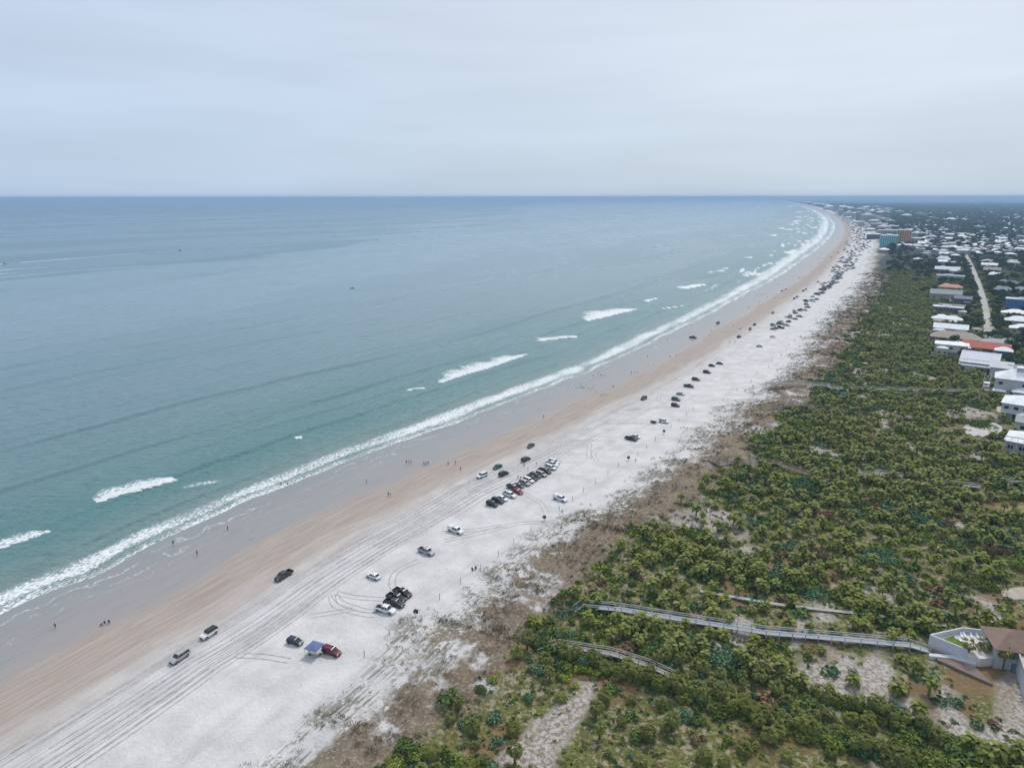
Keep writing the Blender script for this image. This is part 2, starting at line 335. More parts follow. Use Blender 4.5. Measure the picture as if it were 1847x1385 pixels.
class MB:
    def __init__(s): s.v = []; s.f = []; s.m = []
    def add(s, vs, fs, m=0):
        b = len(s.v); s.v += [tuple(v) for v in vs]; s.f += [tuple(i+b for i in f) for f in fs]; s.m += [m]*len(fs); return s
    def hexa(s, p, m=0): return s.add(p, [(0, 3, 2, 1), (4, 5, 6, 7), (0, 1, 5, 4), (1, 2, 6, 5), (2, 3, 7, 6), (3, 0, 4, 7)], m)
    def box(s, x0, x1, y0, y1, z0, z1, m=0):
        return s.hexa([(x0, y0, z0), (x1, y0, z0), (x1, y1, z0), (x0, y1, z0), (x0, y0, z1), (x1, y0, z1), (x1, y1, z1), (x0, y1, z1)], m)
    def frus(s, a, za, b, zb, m=0):     # a, b = (x0,x1,y0,y1)
        return s.hexa([(a[0], a[2], za), (a[1], a[2], za), (a[1], a[3], za), (a[0], a[3], za), (b[0], b[2], zb), (b[1], b[2], zb), (b[1], b[3], zb), (b[0], b[3], zb)], m)
    def beam(s, a, b, w, h, m=0):
        a = Vector(a); b = Vector(b); d = (b-a).normalized(); sd_ = d.cross(Vector((0, 0, 1)))
        sd_ = sd_.normalized() if sd_.length > 1e-4 else Vector((1, 0, 0)); up = sd_.cross(d).normalized()
        q = [c+sd_*(i*w/2)+up*(j*h/2) for c in (a, b) for i, j in ((-1, -1), (1, -1), (1, 1), (-1, 1))]
        return s.hexa(q, m)
    def tube(s, P_, R_, n=6, m=0, cap=True):
        P_ = [Vector(p) for p in P_]; b = len(s.v)
        for i, p in enumerate(P_):
            d = (P_[min(i+1, len(P_)-1)]-P_[max(i-1, 0)]).normalized()
            ref = Vector((1, 0, 0)) if abs(d.z) > .7 else Vector((0, 0, 1))
            a_ = d.cross(ref).normalized(); c = d.cross(a_)
            for k in range(n):
                q = p+(a_*math.cos(2*math.pi*k/n)+c*math.sin(2*math.pi*k/n))*R_[i]; s.v.append(tuple(q))
        for i in range(len(P_)-1):
            for k in range(n):
                s.f.append((b+i*n+k, b+i*n+(k+1) % n, b+(i+1)*n+(k+1) % n, b+(i+1)*n+k)); s.m.append(m)
        if cap:
            s.f.append(tuple(b+k for k in range(n))[::-1]); s.m.append(m)
            s.f.append(tuple(b+(len(P_)-1)*n+k for k in range(n))); s.m.append(m)
        return s
    def poly(s, pts_, z0, z1, m=0):     # prism over an outline (x,y)
        n = len(pts_); vs = [(x, y, z0) for x, y in pts_]+[(x, y, z1) for x, y in pts_]
        return s.add(vs, [tuple(range(n))[::-1], tuple(range(n, 2*n))]+[(i, (i+1) % n, n+(i+1) % n, n+i) for i in range(n)], m)
    def mesh(s, name, mats, smooth=False):
        me = bpy.data.meshes.new(name); me.from_pydata(s.v, [], s.f)
        for m in (mats if isinstance(mats, (list, tuple)) else [mats]): me.materials.append(m)
        me.polygons.foreach_set('material_index', s.m)
        if smooth: me.polygons.foreach_set('use_smooth', [True]*len(s.f))
        me.update(); return me
    def build(s, name, mats, parent=None, loc=(0, 0, 0), rotz=0.0, smooth=False):
        return link(name, s.mesh(name, mats, smooth), parent, loc, rotz)

# ------------------------------------------------------------------ the ground sheet and the sea
def radial():
    r = [70.0]
    while r[-1] < 78000:
        d = r[-1]; r.append(d+min(max(.85, d*d/(H*682)*1.25), .035*d))
    return np.array(r)
RR = radial(); AA = np.radians(np.concatenate([np.arange(-62, -42, .5), np.arange(-42, 42, .125), np.arange(42, 62.1, .5)]))
GX = np.outer(RR, np.sin(AA)); GY = np.outer(RR, np.cos(AA)); NR, NA = GX.shape
gs, gu = su(GX.ravel(), GY.ravel())
idx = np.arange(NR*NA).reshape(NR, NA)
Q = np.stack([idx[:-1, :-1], idx[:-1, 1:], idx[1:, 1:], idx[1:, :-1]], -1).reshape(-1, 4)[:, ::-1]
def submesh(keep):
    q = Q[keep[Q].any(axis=1)]; used = np.unique(q); mp_ = np.full(NR*NA, -1); mp_[used] = np.arange(len(used)); return used, mp_[q]
gd = np.hypot(GX, GY).ravel()
far_s = 1e9
used, q = submesh(gu > -70)
S_, U_ = gs[used], gu[used]
inl = np.maximum(sstep(U_+40*(fbm(S_/90., U_/60., 3, 71)-.5), 255, 285), sstep(S_, 1180, 1330)*sstep(U_+18*(vn(S_/60., 0*S_, 4)-.5), 112, 122))
ground = link('beach_ground', mesh_np('beach_ground', np.stack([GX.ravel()[used], GY.ravel()[used], zg(S_, U_)], -1), q, [ground_material()], smooth=True,
    attrs=dict(u=U_, s=S_, ud=duneu(S_, U_), veg=veg(S_, U_), inland=inl)))
tag(ground, kind='structure')
# sea
used, q = submesh(gu < 6)
S_, U_ = gs[used], gu[used]; D_ = gd[used]
sw = np.zeros(len(U_)); FC_ = np.zeros(len(U_))
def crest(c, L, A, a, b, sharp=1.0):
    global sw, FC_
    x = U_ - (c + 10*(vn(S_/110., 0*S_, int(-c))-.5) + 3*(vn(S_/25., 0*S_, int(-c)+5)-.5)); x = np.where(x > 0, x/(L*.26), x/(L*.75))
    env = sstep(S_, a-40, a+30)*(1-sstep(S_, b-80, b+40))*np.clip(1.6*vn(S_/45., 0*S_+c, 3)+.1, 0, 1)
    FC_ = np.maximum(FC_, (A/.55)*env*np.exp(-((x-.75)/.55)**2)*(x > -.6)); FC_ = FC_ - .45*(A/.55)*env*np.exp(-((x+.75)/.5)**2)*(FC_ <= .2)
    sw += A*1.15*np.exp(-x*x)*sstep(S_, a-40, a+30)*(1-sstep(S_, b-80, b+40))*(.6+.8*vn(S_/45., 0*S_+c, 3))
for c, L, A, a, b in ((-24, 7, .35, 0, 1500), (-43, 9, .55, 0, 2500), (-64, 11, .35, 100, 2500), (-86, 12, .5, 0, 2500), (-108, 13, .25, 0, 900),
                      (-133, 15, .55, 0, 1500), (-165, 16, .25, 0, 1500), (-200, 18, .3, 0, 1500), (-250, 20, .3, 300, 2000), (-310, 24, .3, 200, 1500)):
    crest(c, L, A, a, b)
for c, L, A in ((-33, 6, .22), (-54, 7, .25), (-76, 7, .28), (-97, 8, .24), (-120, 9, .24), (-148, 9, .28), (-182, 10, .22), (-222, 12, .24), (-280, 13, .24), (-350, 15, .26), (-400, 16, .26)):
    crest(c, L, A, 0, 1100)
face = np.zeros(len(U_))
foam = np.zeros(len(U_))
wv = 6*(fbm(S_/28., 0*S_+2.2, 3, 81)-.5)
wid = np.interp(S_, [0, 450, 900, 1500, 3000, 8000], [9.5, 14, 20, 36, 52, 34])
lob_ = 4.2*(vn(S_/19., 0*S_, 61)-.35)+1.6*(vn(S_/6., 0*S_, 62)-.5)
x = -(U_-lob_*(1-sstep(-U_, 2, 12)))/wid
brk = (.30+.75*fbm(S_/14., U_/5., 3, 91))*(.62+.6*fbm(S_/55., U_/9., 2, 93))*1.12
foam = np.where((x > -.3) & (x < 1.35), np.interp(x, [-.06, 0, .12, .38, .5, .62, .9, 1.05, 1.35], [0, .95, .62, .3, .85, .95, .6, .3, 0])*brk, 0)
far_f = sstep(S_, 700, 1300)
foam = np.maximum(foam, far_f*np.where((x > .9) & (x < 2.2), (fbm(S_/55., U_/9., 2, 95) > .70)*.75, 0))
def breaker(p0, p1, w, dens=1.0, edge=.85):
    global foam, sw
    s0, u0 = su1(*g(*p0)); s1, u1 = su1(*g(*p1))
    t = (S_-s0)/(s1-s0); uc = u0+(u1-u0)*t + 1.2*(vn(S_/6., 0*S_, 14)-.5)
    wloc = w*np.sqrt(np.clip(1-(2*t-1)**2, 0, 1))*(.7+.6*vn(S_/5., 0*S_+w, 18))
    d = -(U_-uc)                        # distance seaward of the front edge
    k = np.where((t > 0) & (t < 1) & (d > -.6) & (d < wloc+.01), np.clip(1.3-1.15*(edge/.85)*d/np.maximum(wloc, .1), 0, 1), 0)
    foam = np.maximum(foam, k*dens*(.75+.4*fbm(S_/4., U_/3., 3, 27)))
    sw += .3*np.exp(-((d-1)/2.5)**2)*sstep(t, -.5, .1)*(1-sstep(t, .9, 1.5))
BR = [((175, 907), (322, 866), 13, .95), ((-60, 1008), (92, 957), 9, .7), ((793, 692), (952, 640), 18, .9), ((975, 616), (1050, 608), 16, .9),
      ((1062, 580), (1152, 558), 30, 1.0), ((1162, 546), (1188, 539), 7, .9), ((1197, 559), (1232, 553), 5, .8), ((735, 705), (766, 701), 5, .9),
      ((533, 791), (548, 788), 3.2, 1.0), ((1238, 523), (1279, 514), 22, 1.0), ((1281, 493), (1322, 489), 14, .9), ((1296, 488), (1326, 485), 12, .9),
      ((330, 880), (400, 868), 6, .38), ((1345, 467), (1372, 465), 16, .8), ((1397, 427), (1411, 424), 25, 1.), ((1406, 415), (1425, 412), 25, 1.),
      ((1420, 417), (1447, 413), 30, .9), ((1428, 407), (1446, 404), 30, 1.), ((1436, 402), (1452, 399), 34, 1.), ((1442, 394), (1457, 392), 40, 1.), ((1444, 385), (1452, 383), 60, 1.),
      ((1300, 560), (1322, 552), 5, .6), ((1348, 500), (1372, 494), 14, .8), ((1425, 460), (1440, 452), 18, .9), ((1426, 375), (1434, 373), 90, 1.)]
for b_ in BR: breaker(*b_)
wake = np.zeros(len(U_))
wx, wy = GX.ravel()[used], GY.ravel()[used]
def wakeline(p0, p1, w0, w1, k):
    global foam
    a = np.array(g(*p0)); b = np.array(g(*p1)); d = b-a; L = np.linalg.norm(d); d /= L
    t = ((wx-a[0])*d[0]+(wy-a[1])*d[1])/L; e = np.abs(-(wx-a[0])*d[1]+(wy-a[1])*d[0])
    w = w0+(w1-w0)*t
    foam = np.maximum(foam, np.where((t > 0) & (t < 1) & (e < w), k, 0))
lobe = 4.2*(vn(S_/19., 0*S_, 61)-.35)+1.6*(vn(S_/6., 0*S_, 62)-.5)
zz = .02+sw*1.15 - sstep(U_-lobe, -.6, .8)*.45
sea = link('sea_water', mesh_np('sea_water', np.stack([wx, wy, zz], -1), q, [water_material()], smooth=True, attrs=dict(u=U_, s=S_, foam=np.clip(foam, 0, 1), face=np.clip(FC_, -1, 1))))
tag(sea, kind='structure')
# ------------------------------------------------------------------ plants (templates as numpy triangles)
def palm_tpl(seed, nf=26, R=1.9, trunk=1.6, lod=0):
    r = random.Random(seed); V = []; T = []
    for i in range(nf):
        a = i*2.39996+r.uniform(-.2, .2); e = rad(75)-rad(105)*(i/nf)**.8+rad(r.uniform(-8, 8)); L = R*r.uniform(.75, 1.1)
        da = Vector((math.cos(a), math.sin(a), 0)); sd_ = Vector((-math.sin(a), math.cos(a), 0))
        p0 = Vector((0, 0, trunk)); d = da*math.cos(e)+Vector((0, 0, math.sin(e)))
        p1 = p0+d*L*.45; dr = d+Vector((0, 0, -.75)); dr.normalize(); p2 = p1+dr*L*.45; p3 = p2+(dr+Vector((0, 0, -1.1))).normalized()*L*.3
        up = sd_.cross(d).normalized()
        if lod:
            w = L*.26; b = len(V); V += [p0, p1+sd_*w, p1-sd_*w, p3, p2+sd_*w*.8, p2-sd_*w*.8]
            T += [(b, b+1, b+2), (b+1, b+4, b+2), (b+2, b+4, b+5), (b+4, b+3, b+5)]
        else:                            # fan leaf: stem and split blades
            b = len(V); V += [p0-sd_*.03, p0+sd_*.03, p1]; T.append((b, b+1, b+2))
            for k in (-2, -1, 0, 1, 2):
                dd = (dr+sd_*k*.42).normalized(); tip = p1+dd*L*(.62-.05*abs(k))+Vector((0, 0, -.12-.1*abs(k)))
                mid_ = p1+dd*L*.34; nn = dd.cross(up).normalized()*.085*R
                b = len(V); V += [p1, mid_+nn, mid_-nn, tip]; T += [(b, b+1, b+2), (b+1, b+3, b+2)]
    return np.array([tuple(v) for v in V]), np.array(T)
def trunk_tpl(h, r0=.24, n=6):
    b = MB(); b.tube([(0, 0, -.6), (.03, 0, h*.4), (0, .02, h)], [r0*1.15, r0*.85, r0*1.0], n)
    V = np.array(b.v); T = []
    for f in b.f:
        for k in range(1, len(f)-1): T.append((f[0], f[k], f[k+1]))
    return V, np.array(T)
def bush_tpl(seed, n=260, rx=1.6, rz=1.15, leaf=.26, lobes=5):
    r = np.random.default_rng(seed)
    c = np.stack([r.uniform(-.55, .55, lobes)*rx, r.uniform(-.55, .55, lobes)*rx, r.uniform(.25, .75, lobes)*rz], -1); rr = r.uniform(.45, .75, lobes)*rx
    k = r.integers(0, lobes, n); d = r.normal(size=(n, 3)); d /= np.linalg.norm(d, axis=1)[:, None]; d[:, 2] = np.abs(d[:, 2])*1.0-.15
    p = c[k]+d*rr[k][:, None]*np.array([1, 1, rz/rx*.9])*r.uniform(.75, 1.05, n)[:, None]; p[:, 2] = np.maximum(p[:, 2], .02)
    nrm = d+r.normal(size=(n, 3))*.55; nrm /= np.linalg.norm(nrm, axis=1)[:, None]
    a = np.cross(nrm, r.normal(size=(n, 3))); a /= np.linalg.norm(a, axis=1)[:, None]; b = np.cross(nrm, a)
    sz = leaf*r.uniform(.6, 1.35, n)[:, None]
    V = np.stack([p-a*sz, p+b*sz*.6, p+a*sz, p-b*sz*.6], 1).reshape(-1, 3)
    i = np.arange(n)*4; T = np.concatenate([np.stack([i, i+1, i+2], -1), np.stack([i, i+2, i+3], -1)])
    return V, T
def scatter(name, tpls, X, Y, Z, S, SZ, R, mats, pick, mpick=None, kind='stuff', label=None, cat=None):
    Vs = []; Ts = []; Ms = []; off = 0
    for k, (V, T) in enumerate(tpls):
        for mk in range(len(mats)):
            m = (pick == k) & ((mpick == mk) if mpick is not None else (np.zeros(len(X), int) == mk))
            n = m.sum()
            if not n: continue
            c, s_ = np.cos(R[m]), np.sin(R[m])
            x = V[:, 0][None]*c[:, None]-V[:, 1][None]*s_[:, None]; y = V[:, 0][None]*s_[:, None]+V[:, 1][None]*c[:, None]
            P_ = np.stack([x*S[m][:, None]+X[m][:, None], y*S[m][:, None]+Y[m][:, None], V[:, 2][None]*SZ[m][:, None]+Z[m][:, None]], -1).reshape(-1, 3)
            Tt = (T[None]+(np.arange(n)*len(V))[:, None, None]).reshape(-1, 3)+off
            Vs.append(P_); Ts.append(Tt); Ms.append(np.full(len(Tt), mk)); off += len(P_)
    me = mesh_np(name, np.concatenate(Vs), np.concatenate(Ts), mats, np.concatenate(Ms))
    o = link(name, me); tag(o, label, cat, None, kind); return o
ML_PALM = Mleaf('palm fronds', (.08, .10, .022), (.195, .21, .055), (.145, .165, .032), .45, (.17, .14, .075))
ML_GRAPE = Mleaf('sea grape leaves', (.045, .085, .022), (.13, .195, .05), (.09, .14, .028), .5)
ML_TEAL = Mleaf('blue green leaves', (.06, .125, .06), (.16, .24, .14), (.09, .165, .075), .5)
ML_LIME = Mleaf('yellow green leaves', (.14, .19, .03), (.25, .29, .055), (.135, .18, .03), .55)
ML_BROWN = Mleaf('dry brown twigs', (.16, .10, .055), (.25, .16, .095), (.12, .09, .055), .8)
ML_TREE = Mleaf('broad tree leaves', (.04, .062, .03), (.075, .10, .045), (.05, .085, .035), .6)
M_TRUNK = M('palm trunk', (.11, .09, .07), .9, .2)
M_WOODT = M('tree bark', (.12, .10, .085), .9, .2)
FR = rad(44)
KEEP = []          # (s0,s1,u0,u1) rectangles or pixel polygons kept clear of plants, filled in by the builders' positions below
CLEARM = []
MPX = [(1585, 1012, 30), (1622, 1049, 22), (1478, 1071, 24), (1300, 1190, 34), (1257, 965, 17), (1333, 1016, 16), (1287, 1050, 18), (1355, 1058, 16), (1181, 1172, 26), (1330, 866, 13), (1769, 773, 36), (1718, 738, 11), (1836, 1024, 32), (1768, 1060, 24), (1500, 955, 15), (1465, 1004, 20), (1488, 934, 16), (1805, 1003, 24), (1440, 880, 20), (1660, 945, 18)]
MXY = [(*gp(a, b)[:2], r*mpp(a, b, 4)*.9) for a, b, r in MPX]
def in_poly(px, poly):
    x, y = px; c = np.zeros(len(x), bool); j = len(poly)-1
    for i in range(len(poly)):
        xi, yi = poly[i]; xj, yj = poly[j]
        c ^= ((yi > y) != (yj > y)) & (x < (xj-xi)*(y-yi)/(yj-yi+1e-9)+xi); j = i
    return c
# jittered grid in the scrub belt
cell = 2.75
s_ = np.arange(20, 1330, cell); u_ = np.arange(118, 292, cell)
SG, UG = np.meshgrid(s_, u_, indexing='ij'); SG = SG.ravel()+RNG.uniform(-.55, .55, SG.size)*cell; UG = UG.ravel()+RNG.uniform(-.55, .55, UG.size)*cell
udg = duneu(SG, UG); vg = veg(SG, UG); XG, YG, _ = at(SG, UG)
prob = sstep(udg, 122, 136)*(.12+.72*vg)
ok = (RNG.random(SG.size) < prob) & (np.abs(np.arctan2(XG, YG)) < FR) & (np.hypot(XG, YG) > 85)
# clear ground under houses, road, walkways, terrace (world-space outlines taken where they stand)
CLEAR = []
def clear_line(p, w, z=3.):
    a = [np.array(g(*q, z)) for q in p]
    for i in range(len(a)-1): CLEAR.append((a[i], a[i+1], w))
WALKS = dict(
 main=[(1050, 1092), (1120, 1099), (1230, 1117), (1380, 1141), (1520, 1153), (1637, 1164)],
 old=[(1004, 1163), (1100, 1178), (1170, 1200), (1215, 1222)],
 low=[(1262, 1066), (1330, 1078), (1400, 1090), (1480, 1100), (1560, 1108), (1640, 1121), (1705, 1129)],
 mid=[(1295, 836), (1340, 835), (1400, 836), (1460, 858)],
 bend=[(1547, 860), (1585, 854), (1628, 860)],
 east=[(1690, 872), (1770, 881)],
 long=[(1382, 693), (1440, 693), (1492, 697), (1500, 702), (1600, 704), (1765, 708)],
 dune=[(1394, 735), (1430, 731), (1470, 735), (1526, 743)],
 house=[(1728, 757), (1806, 761)],
 north=[(1498, 608), (1512, 605), (1535, 603)],
 thin=[(1576, 558), (1662, 561)],
 far=[(1592, 475), (1650, 475)])
for k_, w_ in WALKS.items(): clear_line(w_, 1.5 if k_ in ('main', 'mid') else .2 if k_ == 'old' else .6, 5.2 if k_ == 'main' else 4.6)
ROAD = [(1742, 462), (1748, 473), (1755, 488), (1764, 510), (1773, 540), (1779, 565), (1781, 590), (1782, 612)]
clear_line(ROAD, 3.6)
for p_ in ([(1700, 800), (1790, 790), (1745, 772), (1700, 780)], ): clear_line(p_, 2.5)
HB = [ # x0,x1 front width; y_eave; y_base; depth m; roof form; rise px; roof colour; wall colour; rows of windows; cols; label
 (1836, 1900, 770, 788, 12, 'hip', 9, 'gray', 'lgray', 1, 3, 'grey metal roofed house at the right edge just behind the big white roof'),
 (1820, 1905, 806, 829, 14, 'hip', 17, 'white', 'lgray', 1, 5, 'white hip roofed beach house at the right edge beside the bright yellow green shrubs'),
 (1832, 1905, 716, 730, 12, 'hip', 10, 'white', 'beige', 1, 4, 'small house with bright white roof at the right edge between two larger grey houses'),
 (1813, 1900, 738, 764, 15, 'hip', 15, 'white', 'lgray', 2, 6, 'grey house with wide white hip roof and tan patio on its left'),
 (1798, 1885, 692, 722, 14, 'hip', 18, 'white', 'lgray', 2, 5, 'large grey beach house with white roofs and white stair tower facing the long walkway'),
 (1786, 1818, 668, 688, 9, 'shed', 8, 'lgray', 'lgray', 1, 1, 'plain grey box house with one dark window left of the tall white roofed house'),
 (1820, 1880, 672, 690, 9, 'gable', 6, 'gray', 'lgray', 1, 3, 'low grey gabled house at the right edge behind the tall white roofed house'),
 (1735, 1792, 658, 672, 12, 'shed', 16, 'lilac', 'lgray', 1, 4, 'house with pale lilac metal roof and white porch roof below it'),
 (1688, 1738, 626, 646, 11, 'hip', 5, 'white', 'beige', 2, 3, 'beige two storey house with white roof and square dark windows'),
 (1740, 1812, 632, 641, 9, 'gable', 12, 'red', 'beige', 1, 4, 'long house with red tiled roof between the beige house and the blue house'),
 (1795, 1820, 637, 651, 7, 'hip', 8, 'white', 'navy', 1, 2, 'small blue grey house with pointed white roof in front of the red tiles'),
 (1774, 1830, 622, 630, 10, 'hip', 7, 'gray', 'navy', 1, 3, 'dark blue house with low grey hip roof behind the red tiled one'),
 (1684, 1760, 614, 621, 12, 'hip', 13, 'tan', 'brown', 1, 6, 'long house with broad tan hip roof and one white strip'),
 (1687, 1739, 596, 606, 10, 'gable', 9, 'white', 'lgray', 1, 4, 'house with several small white gables behind the broad tan roof'),
 (1684, 1730, 579, 586, 9, 'hip', 7, 'white', 'gray', 1, 3, 'house with flat bright white hip roof in front of the three storey block'),
 (1686, 1731, 558, 571, 10, 'flat', 3, 'white', 'slate', 2, 4, 'three storey grey block with white flat roof and dark window strips'),
 (1680, 1728, 534, 545, 12, 'gable', 9, 'gray', 'sage', 1, 4, 'sage green house under a broad grey gable roof'),
 (1722, 1748, 543, 556, 8, 'gable', 6, 'slate', 'slate', 1, 2, 'dark slate house half hidden by trees beside the road'),
 (1696, 1732, 521, 526, 8, 'hip', 6, 'salmon', 'beige', 1, 3, 'house with faded salmon roof beside a white roof'),
 (1692, 1734, 501, 511, 9, 'flat', 3, 'white', 'blueg', 1, 4, 'blue grey house with long flat white roof beyond the salmon roof'),
 (1689, 1727, 489, 495, 9, 'gable', 6, 'white', 'lgray', 1, 3, 'white gabled house just beyond the long flat white roof'),
 (1691, 1712, 470, 476, 9, 'hip', 6, 'white', 'lgray', 1, 2, 'white roofed house in the trees left of where the road ends'),
 (1698, 1720, 473, 477, 7, 'flat', 3, 'white', 'beige', 1, 2, 'small flat white roof in the trees near the far end of the road'),
 (1818, 1880, 546, 565, 10, 'flat', 4, 'white', 'blue', 2, 6, 'bright blue two storey building with flat white roof at the right edge'),
 (1812, 1880, 570, 578, 10, 'hip', 6, 'white', 'lgray', 1, 4, 'white roofed grey house directly below the blue building'),
 (1818, 1885, 584, 592, 10, 'hip', 8, 'white', 'lgray', 1, 4, 'second white roofed grey house below the blue building'),
 (1826, 1890, 598, 608, 10, 'hip', 7, 'white', 'lgray', 1, 4, 'third white roofed grey house below the blue building'),
 (1793, 1822, 527, 535, 9, 'hip', 8, 'gray', 'sage', 1, 3, 'pale green house with grey hip roof above and left of the blue building'),
 (1830, 1860, 527, 533, 9, 'hip', 7, 'gray', 'lgray', 1, 2, 'grey hip roofed house at the right edge above the blue building'),
 (1783, 1810, 499, 504, 9, 'hip', 5, 'white', 'lgray', 1, 3, 'house with wide bright white roof right of the straight road'),
 (1776, 1802, 490, 496, 9, 'gable', 5, 'taupe', 'lgray', 1, 3, 'brownish roofed house just behind the wide bright white roof by the road'),
 (1772, 1796, 481, 487, 9, 'gable', 4, 'white', 'lgray', 1, 2, 'pale gabled house furthest up the right side of the road'),
 (1800, 1835, 514, 519, 9, 'hip', 6, 'slate', 'lgray', 1, 2, 'dark slate hip roofed house among dense trees right of the road'),
 (1755, 1768, 598, 604, 6, 'hip', 3, 'taupe', 'lgray', 1, 1, 'small brown roofed shed house beside the near end of the road'),
]
def house_frame(x0, x1, yb):
    z = 3.4; xc = (x0+x1)/2; X, Y = g(xc, yb, z); m = mpp(xc, yb, z); az = math.atan2(X, Y)
    return X, Y, z, (x1-x0)*m/math.cos(az)*math.cos(az)*1.0, m, az
for h in HB:
    X, Y, z, w, m, az = house_frame(h[0], h[1], h[3])
    c = np.array((X+math.sin(az)*h[4]/2, Y+math.cos(az)*h[4]/2)); t_ = np.array((math.cos(az), -math.sin(az)))*w*.45
    CLEAR.append((c-t_, c+t_, h[4]*.5+1.2))
tw_ = [np.array(g(*q, 3.5)) for q in ((1700, 1178), (1830, 1200))]; CLEAR.append((tw_[0], tw_[1], 6.0)); CLEAR.append((np.array(g(1722, 1158, 3.5)), np.array(g(1847, 1165, 3.5)), 5.0))
CLEAR.append((np.array(g(1800, 1240, 3.5)), np.array(g(1900, 1240, 3.5)), 9))
CLEAR.append((np.array(g(1800, 921, 3)), np.array(g(1850, 921, 3)), 4.5)); CLEAR.append((np.array(g(1815, 1075, 3)), np.array(g(1870, 1075, 3)), 4))
def clear_of(X, Y, pad=0.0):
    r = np.ones(len(X), bool)
    for a, b, w in CLEAR:
        d = b-a; t = np.clip(((X-a[0])*d[0]+(Y-a[1])*d[1])/(d@d), 0, 1)
        r &= np.hypot(X-a[0]-t*d[0], Y-a[1]-t*d[1]) > w+pad
    for a, b, w in MXY: r &= np.hypot(X-a, Y-b) > w
    return r
ok &= clear_of(XG, YG, .3)
SGk, UGk, XGk, YGk = SG[ok], UG[ok], XG[ok], YG[ok]; ZG = zg(SGk, UGk); DG = np.hypot(XGk, YGk)
kindn = fbm(SGk/19., UGk/19., 3, 101); kn2 = fbm(SGk/9., UGk/9., 2, 131); rr_ = RNG.random(len(SGk))
is_palm = rr_ < (.30+.5*sstep(kindn, .42, .58))*(.35+.65*sstep(UGk, 128, 150))
# shrub material: 0 grape, 1 teal, 2 lime, 3 brown
sm = np.select([kn2 > .66, kn2 < .43, (kindn < .36) & (rr_ > .6)], [1, 2, 3], 0)
sm = np.where((RNG.random(len(sm)) < .13), RNG.integers(0, 4, len(sm)), sm)
ROT = RNG.uniform(0, 6.28, len(SGk))
def region(s, u, x, y):
    # wording by what one can find nearby
    for nm, txt in REG:
        pass
WREF = [(k, [np.array(g(*q, 3.)) for q in WALKS[k]]) for k in ('main', 'old', 'low', 'mid', 'bend', 'east', 'long', 'dune', 'house')]
WN = dict(main='the long grey boardwalk', old='the weathered boardwalk nearest the camera', low='the low plank path', mid='the dark railed boardwalk',
          bend='the short bent walkway', east='the walkway by the garden wall', long='the longest pale walkway', dune='the low walkway in the brown dunes', house='the dark walkway by the grey house')
def near_walk(x, y):
    best = None; p = np.array((x, y))
    for k, a in WREF:
        for i in range(len(a)-1):
            d = a[i+1]-a[i]; t = np.clip((p-a[i])@d/(d@d), 0, 1); e = np.linalg.norm(p-a[i]-t*d)
            if best is None or e < best[0]: best = (e, k, (d[0]*(y-a[i][1])-d[1]*(x-a[i][0])) > 0)
    e, k, beyond = best
    return ('beside ' if e < 5 else 'just beyond ' if beyond and e < 16 else 'just in front of ' if e < 16 else 'well beyond ' if beyond else 'well in front of ')+WN[k], e
# --- the 300 palms that show largest, then the rest
PV = [(palm_tpl(11+i, 30, 1.75, h), trunk_tpl(h)) for i, h in enumerate((.9, 1.3, 1.8, 2.4, 3.2))]
PM = [(mesh_np('crown', V, T, [ML_PALM]), mesh_np('trunk', tv, tt, [M_TRUNK], smooth=True)) for (V, T), (tv, tt) in PV]
vis = (np.abs(np.arctan2(XGk, YGk)) < rad(38.5))
order = np.argsort(DG+1e6*(~vis)+1e6*(~is_palm)); big = order[:300]; bigset = np.zeros(len(DG), bool); bigset[big] = True
PSZ = RNG.uniform(.58, 1.18, len(DG))
HT = ['low stemless', 'short', 'medium height', 'tall', 'very tall']
pv = np.minimum(RNG.integers(0, 5, len(DG)), RNG.integers(0, 5, len(DG))+1)
for i in big:
    w_, e_ = near_walk(XGk[i], YGk[i]); k = int(pv[i])
    o = thing('cabbage_palm', '%s palm with %s crown %s' % (HT[k], 'wide' if PSZ[i] > .98 else 'small' if PSZ[i] < .83 else 'rounded', w_),
              'palm tree', (XGk[i], YGk[i], ZG[i]-.1), ROT[i], 'palms in the dune scrub '+w_)
    o.scale = (PSZ[i],)*3
    for nm, me in zip(('crown', 'trunk'), PM[k]): link(nm, me, o)
BV = [bush_tpl(31+i, 280, 1.55, 1.1+.2*i, .24) for i in range(4)]
SHM = [ML_GRAPE, ML_TEAL, ML_LIME, ML_BROWN]; SHN = ['dark green sea grape bush', 'blue green rounded shrub', 'bright yellow green shrub', 'dry rusty brown shrub']
BMm = [[mesh_np('shrub', V, T, [m]) for V, T in BV] for m in SHM]
order = np.argsort(DG+1e6*(~vis)+1e6*is_palm); bigs = order[:300]; bigset[bigs] = True
BSZ = RNG.uniform(.6, 1.2, len(DG))*np.where(RNG.random(len(DG)) < .14, 1.7, 1.0); bvi = RNG.integers(0, 4, len(DG))
for i in bigs:
    w_, e_ = near_walk(XGk[i], YGk[i])
    o = link('coastal_shrub', BMm[sm[i]][bvi[i]], None, (XGk[i], YGk[i], ZG[i]-.1), ROT[i]); o.scale = (BSZ[i]*1.15, BSZ[i]*1.15, BSZ[i]**.5*.9)
    tag(o, '%s %s, %s' % ('large' if BSZ[i] > 1.08 else 'small' if BSZ[i] < .86 else 'medium', SHN[sm[i]], w_), 'shrub', SHN[sm[i]]+'s '+w_)
rest = ~bigset; rp = rest & is_palm; rb = rest & ~is_palm
LP = []
for h in (1.2, 2.0, 3.0):
    V, T = palm_tpl(60+int(h*3), 20, 1.9, h, 1); tv, tt = trunk_tpl(h, .26, 4); LP.append((np.vstack([V, tv]), np.vstack([T, tt+len(V)])))
